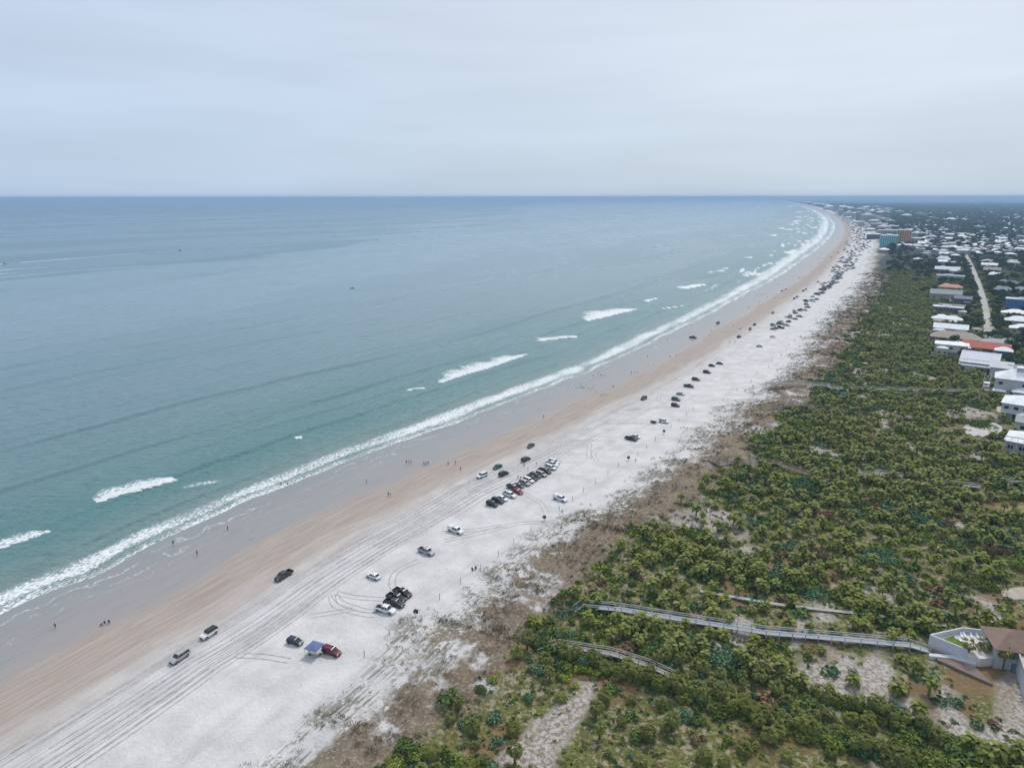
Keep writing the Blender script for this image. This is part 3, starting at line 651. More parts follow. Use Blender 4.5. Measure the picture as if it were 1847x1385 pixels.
scatter('palm_thicket', LP, XGk[rp], YGk[rp], ZG[rp]-.1, PSZ[rp]*1.02, PSZ[rp], ROT[rp], [ML_PALM], RNG.integers(0, 3, rp.sum()), None, 'stuff', 'thick growth of smaller palms filling the dune scrub', 'palm thicket')
LB = [bush_tpl(90+i, 70, 1.6, 1.15, .44) for i in range(3)]
scatter('scrub_thicket', LB, XGk[rb], YGk[rb], ZG[rb]-.1, BSZ[rb]*1.2, BSZ[rb]**.5*.9, ROT[rb], SHM, RNG.integers(0, 3, rb.sum()), sm[rb], 'stuff', 'thick mixed green scrub between the palms', 'scrub')
# low ground cover between them
n = 62000; s_ = 20+800*RNG.random(n)**1.25; u_ = RNG.uniform(120, 245, n); x_, y_, _ = at(s_, u_)
m = (RNG.random(n) < sstep(duneu(s_, u_), 120, 136)*(.20+.45*veg(s_, u_))) & (np.abs(np.arctan2(x_, y_)) < FR) & (np.hypot(x_, y_) > 85) & clear_of(x_, y_, 0)
s_, u_, x_, y_ = s_[m], u_[m], x_[m], y_[m]; n = len(s_)
kk = fbm(s_/11., u_/11., 3, 151)
scatter('ground_cover', [bush_tpl(120+i, 26, .8, .45, .24, 3) for i in range(3)], x_, y_, zg(s_, u_)-.05, RNG.uniform(.6, 1.3, n), RNG.uniform(.5, 1.2, n), RNG.uniform(0, 6, n),
        SHM, RNG.integers(0, 3, n), np.select([kk > .60, kk < .50, (kk > .53) & (kk < .55)], [0, 2, 1], 0)*(RNG.random(n) > .1)+3*(RNG.random(n) < .0), 'stuff', 'low leafy ground cover among the palms', 'ground cover')
# the large mounds one can pick out
MOUNDS = [(1585, 1012, 30, 1, 'largest blue green mound in the middle of the scrub'), (1622, 1049, 22, 1, 'blue green mound just below the largest one'), (1478, 1071, 24, 1, 'blue green mound left of the low plank path clearing'), (1300, 1190, 34, 1, 'broad blue green mound below the long grey boardwalk'),
 (1257, 965, 17, 0, 'dark round mound at the scrub edge left of the sandy slope'), (1333, 1016, 16, 0, 'dark green mound above the long grey boardwalk'), (1287, 1050, 18, 0, 'dark green mound beyond the seaward half of the grey boardwalk'), (1355, 1058, 16, 0, 'dark green mound beside the start of the low plank path'),
 (1181, 1172, 26, 0, 'large dark mound between the two railed boardwalks'), (1330, 866, 13, 0, 'dark green mound below the dark railed boardwalk'), (1769, 773, 24, 0, 'round dark green mound ringed by pale sand'), (1718, 738, 11, 1, 'small blue green mound above the dark wooden walkway'),
 (1836, 1024, 32, 2, 'bright yellow green thicket at the right edge'), (1768, 1060, 24, 2, 'yellow green bush left of the right edge thicket'), (1500, 955, 15, 2, 'lime mound beside the rusty shrub patch'), (1465, 1004, 20, 3, 'rusty brown shrub patch in the middle of the scrub'), (1488, 934, 16, 3, 'smaller rusty patch above the other'), (1805, 1003, 24, 3, 'orange brown patch near the right edge'),
 (1440, 880, 26, 1, 'wide blue green sheet of leaves below the bent walkway'), (1660, 945, 24, 1, 'blue green leaves right of the sandy slope')]
for px, py, r, k, lb in MOUNDS:
    x, y, z = gp(px, py); R_ = r*mpp(px, py, z)
    V, T = bush_tpl(int(px), int(420+R_*R_*55), R_, min(2.2, .9+R_*.22), .3, 9); V = V*np.array([1.25, 1.0, 1.0])
    CLEARM.append((np.array((x, y)), R_*.85)); tag(link('coastal_shrub', mesh_np('mound', V, T, [SHM[k]]), None, (x, y, z-.15), 0), lb, 'shrub')
# dune grass
def tuft_tpl(seed, nb=9, h=.55, w=.35):
    r = random.Random(seed); V = []; T = []
    for i in range(nb):
        a = r.uniform(0, 6.28); q = r.uniform(0, w); x, y = q*math.cos(a), q*math.sin(a); lx, ly = math.cos(a)*h*.5, math.sin(a)*h*.5
        b = len(V); V += [(x-ly*.16, y+lx*.16, 0), (x+ly*.16, y-lx*.16, 0), (x+lx, y+ly, h*r.uniform(.6, 1))]; T.append((b, b+1, b+2))
    return np.array(V), np.array(T)
n = 60000; s_ = 20+1250*RNG.random(n)**1.7; u_ = RNG.uniform(92, 150, n); x_, y_, _ = at(s_, u_); ud = duneu(s_, u_)
cn = fbm(s_/5., u_/4., 3, 171)
m = (RNG.random(n) < np.interp(ud, [94, 99, 106, 112, 122, 130, 145], [0, .25, .7, .95, .95, .5, .25])*sstep(cn, .40, .56)) & (np.abs(np.arctan2(x_, y_)) < FR) & clear_of(x_, y_, 0) & (np.hypot(x_, y_) > 85)
s_, u_, x_, y_ = s_[m], u_[m], x_[m], y_[m]; n = len(s_); cc = duneu(s_, u_)+RNG.uniform(-7, 7, n)
MG1 = Mleaf('grey green dune grass', (.15, .145, .09), (.24, .225, .15), (.13, .145, .075), .8); MG2 = Mleaf('brown dune grass', (.12, .09, .055), (.21, .165, .11), (.10, .085, .055), .8)
gsz = RNG.uniform(.7, 1.5, n)*(1+.0012*np.hypot(x_, y_))
scatter('dune_grass', [tuft_tpl(1), tuft_tpl(2), tuft_tpl(3)], x_, y_, zg(s_, u_)-.03, gsz, gsz*.8, RNG.uniform(0, 6, n), [MG1, MG2], RNG.integers(0, 3, n), (cc > 109).astype(int), 'stuff', 'sparse tufts of grass over the white dune edge', 'dune grass')

# ------------------------------------------------------------------ broadleaf trees round the houses, town and far woods
def tree_tpl(seed, n=420, R=3.2, H_=6.0, leaf=.55):
    V, T = bush_tpl(seed, n, R, R*.85, leaf, 7); V = V.copy(); V[:, 2] += H_-R*1.05; return V, T
TV = [(tree_tpl(201+i, 420, 3.0+.3*i, 5.2+.8*i), ) for i in range(4)]
TMs = []
for i, ((V, T),) in enumerate(TV):
    b = MB(); hh = 5.2+.8*i; b.tube([(0, 0, -.5), (0, 0, hh*.45), (.2, .1, hh*.75)], [.28, .2, .1], 6)
    for k in range(4):
        a = k*1.6; b.tube([(0, 0, hh*.42), (math.cos(a)*1.2, math.sin(a)*1.2, hh*.72)], [.13, .05], 5)
    TMs.append((mesh_np('crown', V, T, [ML_TREE]), b.mesh('trunk', M_WOODT, True)))
cands = []
for px, py, n in ((1752, 590, 16), (1748, 555, 16), (1742, 520, 14), (1738, 490, 12), (1800, 585, 14), (1795, 555, 14), (1790, 520, 14), (1785, 470, 14), (1830, 505, 14), (1672, 520, 8), (1674, 480, 12),
                  (1830, 660, 16), (1800, 625, 14), (1845, 625, 14), (1760, 480, 8), (1735, 475, 10), (1825, 480, 14), (1660, 462, 10), (1715, 640, 5), (1755, 655, 5), (1800, 600, 10), (1760, 540, 8)):
    for _ in range(n):
        X, Y = g(px+random.gauss(0, 13), py+random.gauss(0, 11), 3.4)
        cands.append((X, Y))
cands = np.array(cands); keep = clear_of(cands[:, 0], cands[:, 1], 1.2); cands = cands[keep]
for X, Y in cands[:260]:
    k = random.randrange(4); s0, u0 = su1(X, Y); d = math.hypot(X, Y)
    where = ('left' if u0 < np.interp(s0, [300, 1200], [214, 250]) else 'right')+' of the road, '+('near end' if d < 760 else 'midway' if d < 1000 else 'far end')
    o = thing('broadleaf_tree', '%s broadleaf tree among houses %s' % (('low', 'rounded', 'spreading', 'tall')[k], where), 'tree', (X, Y, float(zg(s0, u0))-.1), random.uniform(0, 6), 'trees between the houses '+where)
    q = random.uniform(.75, 1.2); o.scale = (q, q, q*random.uniform(.9, 1.1))
    for nm, me in zip(('crown', 'trunk'), TMs[k]): link(nm, me, o)
# woods: leafy crowns as one mass, denser nearby, to the start of the bare far sheet
def woods(name, n, s0, s1, u0f, u1f, tp, size, label, dens=None):
    s_ = s0+(s1-s0)*RNG.random(n)**1.3; a = u0f(s_); b = u1f(s_); u_ = a+(b-a)*RNG.random(n); x_, y_, _ = at(s_, u_)
    m = (np.arctan2(x_, y_) < rad(41)) & (np.arctan2(x_, y_) > 0) & (y_ > 0) & clear_of(x_, y_, 2.)
    m &= RNG.random(n) < (dens(s_, u_) if dens else 1)
    s_, u_, x_, y_ = s_[m], u_[m], x_[m], y_[m]; n = len(s_); sz = RNG.uniform(.7, 1.3, n)*size*(1+np.hypot(x_, y_)/9000.)
    scatter(name, tp, x_, y_, np.full(n, 2.6), sz, sz*RNG.uniform(.8, 1.2, n), RNG.uniform(0, 6, n), [ML_TREE], RNG.integers(0, len(tp), n), None, 'stuff', label, 'woods')
WT = [tree_tpl(230+i, 60, 3.4, 5.6, 1.3) for i in range(3)]
woods('town_trees', 15000, 1000, 3600, lambda s: np.interp(s, [1000, 1300], [262, 128]), lambda s: 420+s*.55, WT, 1.0, 'tree canopy covering the far town behind the beach', lambda s, u: sstep(fbm(s/60., u/60., 3, 7), .30, .42))
woods('roadside_wood', 3200, 420, 1150, lambda s: 236+0*s, lambda s: 420+0*s, WT, 1.0, 'tree canopy between the houses right of the road', lambda s, u: .9*sstep(fbm(s/40., u/40., 3, 8), .25, .4))
woods('distant_forest', 19000, 2400, 11000, lambda s: np.interp(s, [2400, 3500], [320, 135]), lambda s: 700+s*.85, [tree_tpl(240+i, 50, 7, 8, 2.4) for i in range(3)], 1.0, 'distant dark forest reaching the horizon')

# ------------------------------------------------------------------ walkways
M_GREYW = M('grey painted boards', (.36, .38, .42), .75, .3); M_PALEW = M('pale weathered boards', (.38, .36, .34), .85, .2); M_BRW = M('brown weathered boards', (.20, .165, .135), .85, .2)
def walk(name, label, pix, w, lift, mat, rails=True, step=3.0, stairs0=None, stairs1=None):
    P3 = []
    for i in range(len(pix)-1):
        a = np.array(pix[i], float); b = np.array(pix[i+1], float)
        A = np.array(g(*a, 3.4)); B = np.array(g(*b, 3.4)); n = max(1, int(np.linalg.norm(B-A)/step))
        for k in range(n): P3.append(A+(B-A)*k/n)
    P3.append(np.array(g(*pix[-1], 3.4)))
    for rep in range(2):      # slide each point along its sight line to the height the deck really has there
        zz_ = np.array([gz(*p) for p in P3]); zs = np.array([zz_[max(0, i-4):i+5].max() for i in range(len(zz_))]); zs = np.convolve(np.pad(zs, 4, 'edge'), np.ones(9)/9, 'valid')+lift
        P0 = P3 if rep == 0 else P0
        P3 = [p*(H-zk)/(H-3.4) for p, zk in zip(P0, zs)]
    zz_ = np.array([gz(*p) for p in P3])
    zs = np.array([zz_[max(0, i-4):i+5].max() for i in range(len(zz_))]); zs = np.convolve(np.pad(zs, 4, 'edge'), np.ones(9)/9, 'valid')+lift
    o0 = Vector((*P3[0], 0)); root = thing(name, label, 'walkway', (P3[0][0], P3[0][1], zz_[0]))
    L = [Vector((p[0]-P3[0][0], p[1]-P3[0][1], z-zz_[0])) for p, z in zip(P3, zs)]
    side = []
    for i in range(len(L)):
        d = L[min(i+1, len(L)-1)]-L[max(i-1, 0)]; side.append(Vector((d.y, -d.x, 0)).normalized())
    dk = MB()
    for i in range(len(L)-1):
        a, b, sa, sb = L[i], L[i+1], side[i]*w/2, side[i+1]*w/2; dn_ = Vector((0, 0, .16))
        dk.hexa([a-sa-dn_, a+sa-dn_, b+sb-dn_, b-sb-dn_, a-sa, a+sa, b+sb, b-sb])
    dk.build('deck', mat, root)
    np_ = 0
    for i in range(0, len(L), 1):
        if np_ >= 96: break
        gzi = zz_[i]-zz_[0]
        for sg in (-1, 1):
            p = L[i]+side[i]*sg*(w/2+.06); b = MB(); b.box(-.07, .07, -.07, .07, gzi-.4-p.z, (1.0 if rails else .02)); o = b.build('post', mat, root, p); np_ += 1
    if rails:
        for sg in (-1, 1):
            b = MB()
            for hh, t_ in ((1.03, .10), (.55, .07)):
                for i in range(len(L)-1): b.beam(L[i]+side[i]*sg*(w/2+.06)+Vector((0, 0, hh)), L[i+1]+side[i+1]*sg*(w/2+.06)+Vector((0, 0, hh)), .16, t_)
            b.build('railing', mat, root)
    for st, e in ((stairs0, 0), (stairs1, -1)):
        if not st: continue
        q = np.array(g(*st, 2.0)); zq = gz(*q); tgt = Vector((q[0]-P3[0][0], q[1]-P3[0][1], zq-zz_[0])); src = L[e]; n = 9; d = tgt-src; sd_ = Vector((d.y, -d.x, 0)).normalized()*w/2
        b = MB()
        for k in range(n):
            a = src+d*(k/n); c = src+d*((k+1)/n); zt = Vector((0, 0, a.z+(c.z-a.z)*.5)); th = Vector((0, 0, .08))
            A_ = Vector((a.x, a.y, zt.z)); C_ = Vector((c.x, c.y, zt.z)); b.hexa([A_-sd_-th, A_+sd_-th, C_+sd_-th, C_-sd_-th, A_-sd_, A_+sd_, C_+sd_, C_-sd_])
        for sg in (-1, 1):
            b.beam(src+sd_*sg*1.04, tgt+sd_*sg*1.04, .08, .25)
            b.beam(src+sd_*sg*1.04+Vector((0, 0, 1)), tgt+sd_*sg*1.04+Vector((0, 0, 1)), .14, .09)
            for k in (0, .5, 1): q_ = src+d*k+sd_*sg*1.04; b.beam(q_-Vector((0, 0, .4)), q_+Vector((0, 0, 1)), .1, .1)
        b.build('stairs', mat, root)
    return root
walk('boardwalk', 'long grey railed boardwalk running from the sand to the terraced villa', WALKS['main'], 1.9, 1.0, M_GREYW, True, 2.9, (1036, 1114), (1672, 1186))
walk('boardwalk', 'weathered grey boardwalk nearest the camera, its far end lost in scrub', WALKS['old'], 1.4, .7, M_PALEW, True, 2.0, (966, 1190))
walk('plank_path', 'low pale plank path without rails behind the long grey boardwalk', WALKS['low'], 1.1, .35, M_PALEW, False, 4.0)
walk('boardwalk', 'dark railed boardwalk reaching the sand halfway up the dunes', WALKS['mid'], 1.6, .9, M_BRW, True, 2.6, (1281, 843))
walk('boardwalk', 'short bent walkway alone in the middle of the green scrub', WALKS['bend'], 1.3, .9, M_PALEW, True, 3)
walk('boardwalk', 'short straight brown walkway left of the pale garden wall', WALKS['east'], 1.3, 1.0, M_PALEW, True, 3)
walk('boardwalk', 'longest pale walkway crossing the brown dunes and scrub to the grey beach house', WALKS['long'], 1.4, 1.5, M_PALEW, True, 3.4)
walk('boardwalk', 'low brown walkway in the brown dune just below the longest walkway', WALKS['dune'], 1.2, 1.0, M_BRW, True, 3)
walk('boardwalk', 'dark wooden walkway above the ring of sand beside the tan patio house', WALKS['house'], 1.5, 1.2, M_BRW, True, 3)
walk('boardwalk', 'small zigzag brown walkway at the scrub edge below a sandy gap', WALKS['north'], 1.2, 1.0, M_BRW, True, 3)
walk('plank_path', 'thin straight plank path through scrub left of the three storey block', WALKS['thin'], 1.0, 1.0, M_PALEW, False, 5)
walk('plank_path', 'furthest plank path, in the scrub below the hotels', WALKS['far'], 1.3, 1.6, M_PALEW, False, 6)

# ------------------------------------------------------------------ road
M_ROAD = M('pale concrete road', (.40, .39, .365), .85, .2, 0, .1, .1)
def ribbon(pts_, w, dz, mat, name, zf=None):
    n = len(pts_); V = []; 
    for i in range(n):
        d = np.array(pts_[min(i+1, n-1)])-np.array(pts_[max(i-1, 0)]); d = d/np.linalg.norm(d); s_ = np.array((d[1], -d[0]))*w/2
        for k in (-1, 1):
            p = np.array(pts_[i])+s_*k; V.append((p[0], p[1], (gz(*p) if zf is None else zf)+dz))
    b = MB(); b.add(V, [(2*i, 2*i+1, 2*i+3, 2*i+2) for i in range(n-1)]); return b
def dense(pix, step=6, z=3.4):
    A = [np.array(g(*q, z)) for q in pix]; out = []
    for i in range(len(A)-1):
        n = max(1, int(np.linalg.norm(A[i+1]-A[i])/step)); out += [A[i]+(A[i+1]-A[i])*k/n for k in range(n)]
    return out+[A[-1]]
rp_ = dense(ROAD, 8)
tag(ribbon(rp_, 5.4, .05, M_ROAD, 'road', zf=3.9).build('road', M_ROAD), kind='structure')
M_VERGE = M('sandy verge', (.12, .13, .07), .9, .1)
tag(ribbon(rp_, 6.4, .0, M_VERGE, 'verge', zf=3.75).build('road_verge', M_VERGE), kind='structure')
for pl_, nm in (([(1788, 612), (1812, 606), (1820, 580), (1800, 566), (1790, 570), (1786, 590)], 'parking_court'),):
    b = MB(); b.poly([g(*q, 3.6) for q in pl_], 3.2, 3.78); tag(b.build(nm, M('pale paving', (.42, .40, .36), .85)), kind='structure')
b = MB(); b.poly([g(*q, 3.4) for q in ((1672, 494), (1690, 491), (1694, 500), (1676, 503))], 3., 4.1); tag(b.build('lawn', M('bright lawn', (.10, .19, .04), .9, .1, 0, .3, .3)), kind='structure')
b = MB(); b.poly([g(*q, 3.4) for q in ((1797, 738), (1815, 734), (1850, 745), (1850, 757), (1810, 752), (1797, 746))], 3., 4.0); tag(b.build('tan_patio', M('tan paving', (.50, .42, .32), .85, .2)), kind='structure')
b = MB(); b.poly([g(*q, 3.4) for q in ((1790, 915), (1850, 915), (1850, 932), (1790, 934))], 2.8, 3.6); tag(b.build('dry_lawn', M('dry lawn', (.22, .20, .09), .9, .1, 0, .3, .4)), kind='structure')
b = MB(); b.poly([g(*q, 3.4) for q in ((1803, 1070), (1830, 1063), (1880, 1064), (1880, 1084), (1812, 1085))], 2.8, 3.7); tag(b.build('sand_court', M('court sand', (.42, .37, .32), .9, .1, 0, .15, .4)), kind='structure')

def ring_pts(px, py, rx, ry, n=28): return [g(px+rx*math.cos(k*6.283/n), py+ry*math.sin(k*6.283/n)*(1+.15*math.sin(3*k)), 4.4) for k in range(n)]
b = MB(); b.poly(ring_pts(1772, 776, 36, 13), 3.6, 4.5); tag(b.build('sand_ring', M('pale loose sand', (.50, .47, .44), .9, .1, 0, .12, .5)), kind='structure')
# ------------------------------------------------------------------ houses
ROOFC = dict(white=(.72, .74, .76), gray=(.24, .26, .28), lgray=(.42, .43, .45), lilac=(.50, .50, .57), red=(.50, .12, .08), salmon=(.55, .25, .19), tan=(.36, .28, .23), slate=(.10, .11, .14), taupe=(.25, .20, .17),
             beige=(.48, .45, .39), brown=(.12, .095, .08), navy=(.10, .13, .19), sage=(.28, .31, .27), blueg=(.33, .38, .44), blue=(.06, .16, .42), teal=(.20, .50, .54), orange=(.54, .32, .17), ochre=(.50, .38, .20), mauve=(.34, .28, .28), bluegrey=(.36, .42, .48), deepblue=(.10, .15, .24), pgray=(.42, .40, .38))
def rm(c): return Mroof('roof '+c, ROOFC[c])
def wm(c): return M('wall '+c, ROOFC[c], .8, .2, 0, .08, .4)
M_GLASS = M('dark window glass', (.03, .04, .05), .12, .6, 0, .2); M_TRIM = M('white trim', (.66, .67, .68), .6)
def roof_mb(w, d, rise, form, ov=.6, th=.18):
    b = MB(); x, y = w/2+ov, d/2+ov
    if form == 'flat':
        b.box(-x, x, -y, y, 0, .3); b.box(-x, x, -y, -y+.3, .3, .3+max(rise*.3, .3)); b.box(-x, x, y-.3, y, .3, .3+max(rise*.3, .3))
        b.box(-x, -x+.3, -y+.3, y-.3, .3, .3+max(rise*.3, .3)); b.box(x-.3, x, -y+.3, y-.3, .3, .3+max(rise*.3, .3)); b.box(-w*.2, w*.1, 0, d*.25, .3, .3+rise*.8)
    else:
        r = max(x-y, x*.15) if form == 'hip' else x
        if form == 'shed': vs = [(-x, -y, 0), (x, -y, 0), (x, y, rise), (-x, y, rise), (-x, -y, th), (x, -y, th), (x, y, rise+th), (-x, y, rise+th)]; b.hexa(vs); b.box(-w/2, w/2, d/2-.3, d/2, 0, rise)
        else:
            b.box(-x, x, -y, y, 0, th)
            vs = [(-x, -y, th), (x, -y, th), (x, y, th), (-x, y, th), (-r, 0, rise), (r, 0, rise)]
            b.add(vs, [(0, 1, 5, 4), (1, 2, 5), (2, 3, 4, 5), (3, 0, 4), (0, 3, 2, 1)])
    return b
def add_window(root, x, y, z, w, h, face='y'):
    b = MB(); 
    b.box(-w/2-.12, w/2+.12, -.08, .1, -h/2-.12, h/2+.12)
    f = b.build('window', M_TRIM, root, (x, y, z), 0 if face == 'y' else -math.pi/2)
    p = MB(); p.box(-w/2, w/2, -.11, .02, -h/2, h/2); p.build('pane', M_GLASS, f)
def house(x0, x1, ye, yb, dep, form, rise, rc, wc, rows, cols, label, rot=0.0, balc=False):
    X, Y, z, w, m, az = house_frame(x0, x1, yb)
    zb = 2.6; hh = max(3.0, (yb-ye)*m/math.cos(P))*1.05+.8; rs = max(1.2, rise*m*.85 - dep*.0)
    cx, cy = X+math.sin(az)*dep/2, Y+math.cos(az)*dep/2
    root = thing('beach_house', label, 'house', (cx, cy, zb), -az+rot)
    b = MB(); b.box(-w/2, w/2, -dep/2, dep/2, 0, hh); b.build('wall', wm(wc), root)
    if rs > dep*.6: rs = dep*.6
    roof = roof_mb(w, dep, rs, form).build('roof', rm(rc), root, (0, 0, hh))
    if rc == 'tan': q = MB(); q.box(-.9, .9, -dep/2-.55, -dep*.02, .2, .3); 
    fh = hh/max(rows, 1)
    for r_ in range(rows):
        for c_ in range(cols):
            if rng_.random() < .12: continue
            add_window(root, -w/2+w*(c_+.5)/cols, -dep/2, fh*(r_+.55)+.3*(rows == 1), min(1.9, w/cols*.5), min(1.6, fh*.42))
        add_window(root, -w/2, rng_.uniform(-.2, .2)*dep, fh*(r_+.55), 1.5, min(1.4, fh*.4), 'x')
    if balc:
        b = MB(); b.box(-w/2, w/2, -dep/2-1.8, -dep/2-.02, fh*.98, fh*1.04); b.build('balcony', M_TRIM, root)
        b = MB(); b.box(-w/2, w/2, -dep/2-1.8, -dep/2-1.72, fh*1.3, fh*1.36)
        for k in range(int(w/2)+1): b.box(-w/2+k*2, -w/2+k*2+.12, -dep/2-1.78, -dep/2-1.7, -1, fh*1.3)
        b.build('balcony_rail', M_TRIM, root)
    if form == 'hip' and rng_.random() < .5 and w > 10:
        b = MB(); b.box(-.5, .5, -.5, .5, 0, 1.5); b.build('chimney', wm(wc), roof, (w*.18, dep*.1, rs*.6))
    return root, w, hh, dep, rs
rng_ = random.Random(5)
HR = {}
for h in HB:
    HR[h[0]] = house(*h, rot=rad(rng_.uniform(-3, 3)), balc=h[0] in (1813, 1820, 1735, 1688))
# extra wings
def wing(root, x, y, z, w, d, hh, form, rise, rc, wc, wins=0):
    b = MB(); b.box(-w/2, w/2, -d/2, d/2, 0, hh); o = b.build('wing', wm(wc), root, (x, y, z))
    roof_mb(w, d, rise, form, .4).build('wing_roof', rm(rc), o, (0, 0, hh))
    for k in range(wins):
        b = MB(); b.box(-.6, .6, -.06, .02, -.6, .6); b.build('wing_window', M_GLASS, o, (-w/2+w*(k+.5)/wins, -d/2-.01, hh*.6))
r_, w_, h_, d_, s__ = HR[1798]; wing(r_, -w_/2+2.4, -d_/2-2.3, 0, 5, 4.5, h_*.42, 'hip', .8, 'white', 'slate', 2)
b = MB()
for k in range(4):
    for x in (-w_/2-5, -w_/2-2.2): b.box(x, x+.2, -d_/2+k*1.4, -d_/2+k*1.4+.2, 0, h_+1)
for z_ in (2.4, 4.6, 6.6): b.box(-w_/2-5, -w_/2-2, -d_/2, -d_/2+4.4, z_, z_+.15)
b.beam((-w_/2-5, -d_/2-.1, .2), (-w_/2-2, -d_/2-.1, 2.4), .3, .3); b.beam((-w_/2-2, -d_/2-.1, 2.4), (-w_/2-5, -d_/2-.1, 4.6), .3, .3); b.beam((-w_/2-5, -d_/2-.1, 4.6), (-w_/2-2, -d_/2-.1, 6.6), .3, .3)
b.build('stair_tower', M_TRIM, r_)
b = MB(); b.box(-1.6, 1.6, -1.6, 1.6, 0, 2.2); cu = b.build('cupola', wm('lgray'), r_, (-w_*.1, 0, h_+s__*.75)); roof_mb(3.2, 3.2, 1.0, 'hip', .3).build('cupola_roof', rm('white'), cu, (0, 0, 2.2))
r_, w_, h_, d_, s__ = HR[1735]; wing(r_, 0, -d_/2-1.6, 0, w_, 3.0, h_*.72, 'shed', 1.0, 'white', 'lgray', 4)
r_, w_, h_, d_, s__ = HR[1687]; wing(r_, -w_*.32, -d_/2-1.7, 0, w_*.36, 3.2, h_*.7, 'hip', 1.6, 'white', 'lgray', 1); wing(r_, w_*.30, -d_/2-1.7, 0, w_*.38, 3.2, h_*.7, 'hip', 1.8, 'gray', 'white', 1); wing(r_, -w_*.2, d_*.2, h_, w_*.25, 4, 1.0, 'hip', 1.2, 'white', 'lgray', 0)
r_, w_, h_, d_, s__ = HR[1740]; wing(r_, -w_/2+2.5, -d_/2-1.5, 0, 5, 3, h_*.8, 'shed', 1.2, 'white', 'beige', 1); wing(r_, w_*.05, -d_/2-1.0, 0, 5, 2, h_*.9, 'flat', .6, 'brown', 'brown', 0)
r_, w_, h_, d_, s__ = HR[1813]; wing(r_, w_*.1, -d_/2-2, 0, w_*.6, 4, h_*.5, 'hip', 1.2, 'white', 'lgray', 4)
r_, w_, h_, d_, s__ = HR[1680]; wing(r_, w_*.35, -d_/2-2.5, 0, w_*.45, 5, h_*.55, 'hip', 1.2, 'lgray', 'white', 2)
r_, w_, h_, d_, s__ = HR[1686]; wing(r_, w_*.1, d_/2+2, 0, w_*.9, 4, h_*1.12, 'flat', .6, 'pgray', 'pgray', 0); wing(r_, w_*.5, -d_/2-1, 0, w_*.25, 4, h_*.7, 'hip', .8, 'white', 'lgray', 1)
for h in HB:
    if h[0] in (1798, 1735, 1687, 1740, 1813, 1680, 1686) or h[5] == 'flat': continue
    r_, w_, h_, d_, s__ = HR[h[0]]
    if w_ < 11: continue
    sx = rng_.choice((-1, 1)); wing(r_, sx*w_*.26, -d_/2-1.6, 0, w_*.34, 3.2, h_*rng_.uniform(.6, .85), rng_.choice(('hip', 'hip', 'shed')), 1.3, h[7], h[8], 2)
    wing(r_, -sx*w_*.2, d_*.22, h_*.9, w_*.28, d_*.4, s__*.9, 'hip', 1.2, h[7], h[8], 2)
# garden wall and pergola at the right edge by the dry lawn
a, c = np.array(g(1811, 877, 3.4)), np.array(g(1880, 880, 3.4)); b = MB(); b.beam((0, 0, .9), (c[0]-a[0], c[1]-a[1], .9), .3, 2.2); b.beam((0, 0, .9), (g(1817, 886, 3.4)[0]-a[0], g(1817, 886, 3.4)[1]-a[1], .9), .3, 2.2)
gw = b.build('garden_wall', M('pale block wall', (.50, .47, .43), .85), None, (a[0], a[1], gz(*a)-.2)); tag(gw, 'pale garden wall at the right edge above the dry lawn', 'wall')

# ------------------------------------------------------------------ terraced villa at the bottom right
zt = 5.6
V0, V1, V2, V3 = [np.array(g(*q, zt+1.3)) for q in ((1677, 1146), (1735, 1133.5), (1812, 1142), (1744, 1173))]
org = (V3[0], V3[1], 2.4); vr = thing('villa', 'villa with brown ribbed hip roof and white walled sun terrace beside the boardwalk end', 'house', org)
loc = lambda p, z: (p[0]-org[0], p[1]-org[1], z-org[2])
M_WW = M('white rendered wall', (.56, .57, .60), .8, .2, 0, .06, .5); M_PAVE = M('pale terrace paving', (.62, .58, .55), .8, .2, 0, .07, 1.)
def wallrun(name, ps, z0, z1, th=.3):
    b = MB()
    for i in range(len(ps)-1):
        a, c = Vector(loc(ps[i], (z0+z1)/2)), Vector(loc(ps[i+1], (z0+z1)/2)); b.beam(a, c, th, z1-z0)
    return b.build(name, M_WW, vr)
E0, E1 = np.array(g(1768, 1190, zt)), np.array(g(1806, 1160, zt))
wallrun('terrace_wall', [V0, V1], 2.0, zt+1.3); wallrun('terrace_wall', [V1, V2], 2.0, zt+1.3); wallrun('terrace_wall', [V0, V3], 2.0, zt+1.3)
b = MB(); b.poly([loc(p, 0)[:2] for p in (V0, V3, E0, np.array(g(1830, 1185, zt)), V2, V1)], .2, zt-org[2]); b.build('terrace', M_PAVE, vr)
b = MB(); b.poly([loc(g(*q, zt), 0)[:2] for q in ((1700, 1155), (1735, 1171), (1748, 1165), (1722, 1153), (1718, 1149))], zt-org[2]+.004, zt-org[2]+.05); b.build('terrace_lawn', M('terrace lawn', (.11, .17, .03), .9, .1, 0, .25, 1), vr)
EA, EB = np.array(g(1784, 1147, 8.6)), np.array(g(1793, 1174, 8.6)); fx = (np.array(g(1880, 1187, 8.6))-EB); fx /= np.linalg.norm(fx); fy = np.array((-fx[1], fx[0])); LH = 26.; DH = max(9., abs((EA-EB)@fy))
az_h = math.atan2(fx[1], fx[0]); hr = MB(); hr.box(.8, LH-.8, .8, DH-.8, 2.0-org[2], 8.6-org[2])
hb = hr.build('wall', M('villa wall', (.42, .43, .45), .8, .2), vr, (EB[0]-org[0], EB[1]-org[1], 0), az_h)
M_BR = Mroof('brown ribbed metal roof', (.235, .155, .115), 1.6)
rf = MB(); x1, y1 = LH, DH; rf.box(0, x1, 0, y1, 8.55-org[2], 8.75-org[2]); zr = 8.75-org[2]
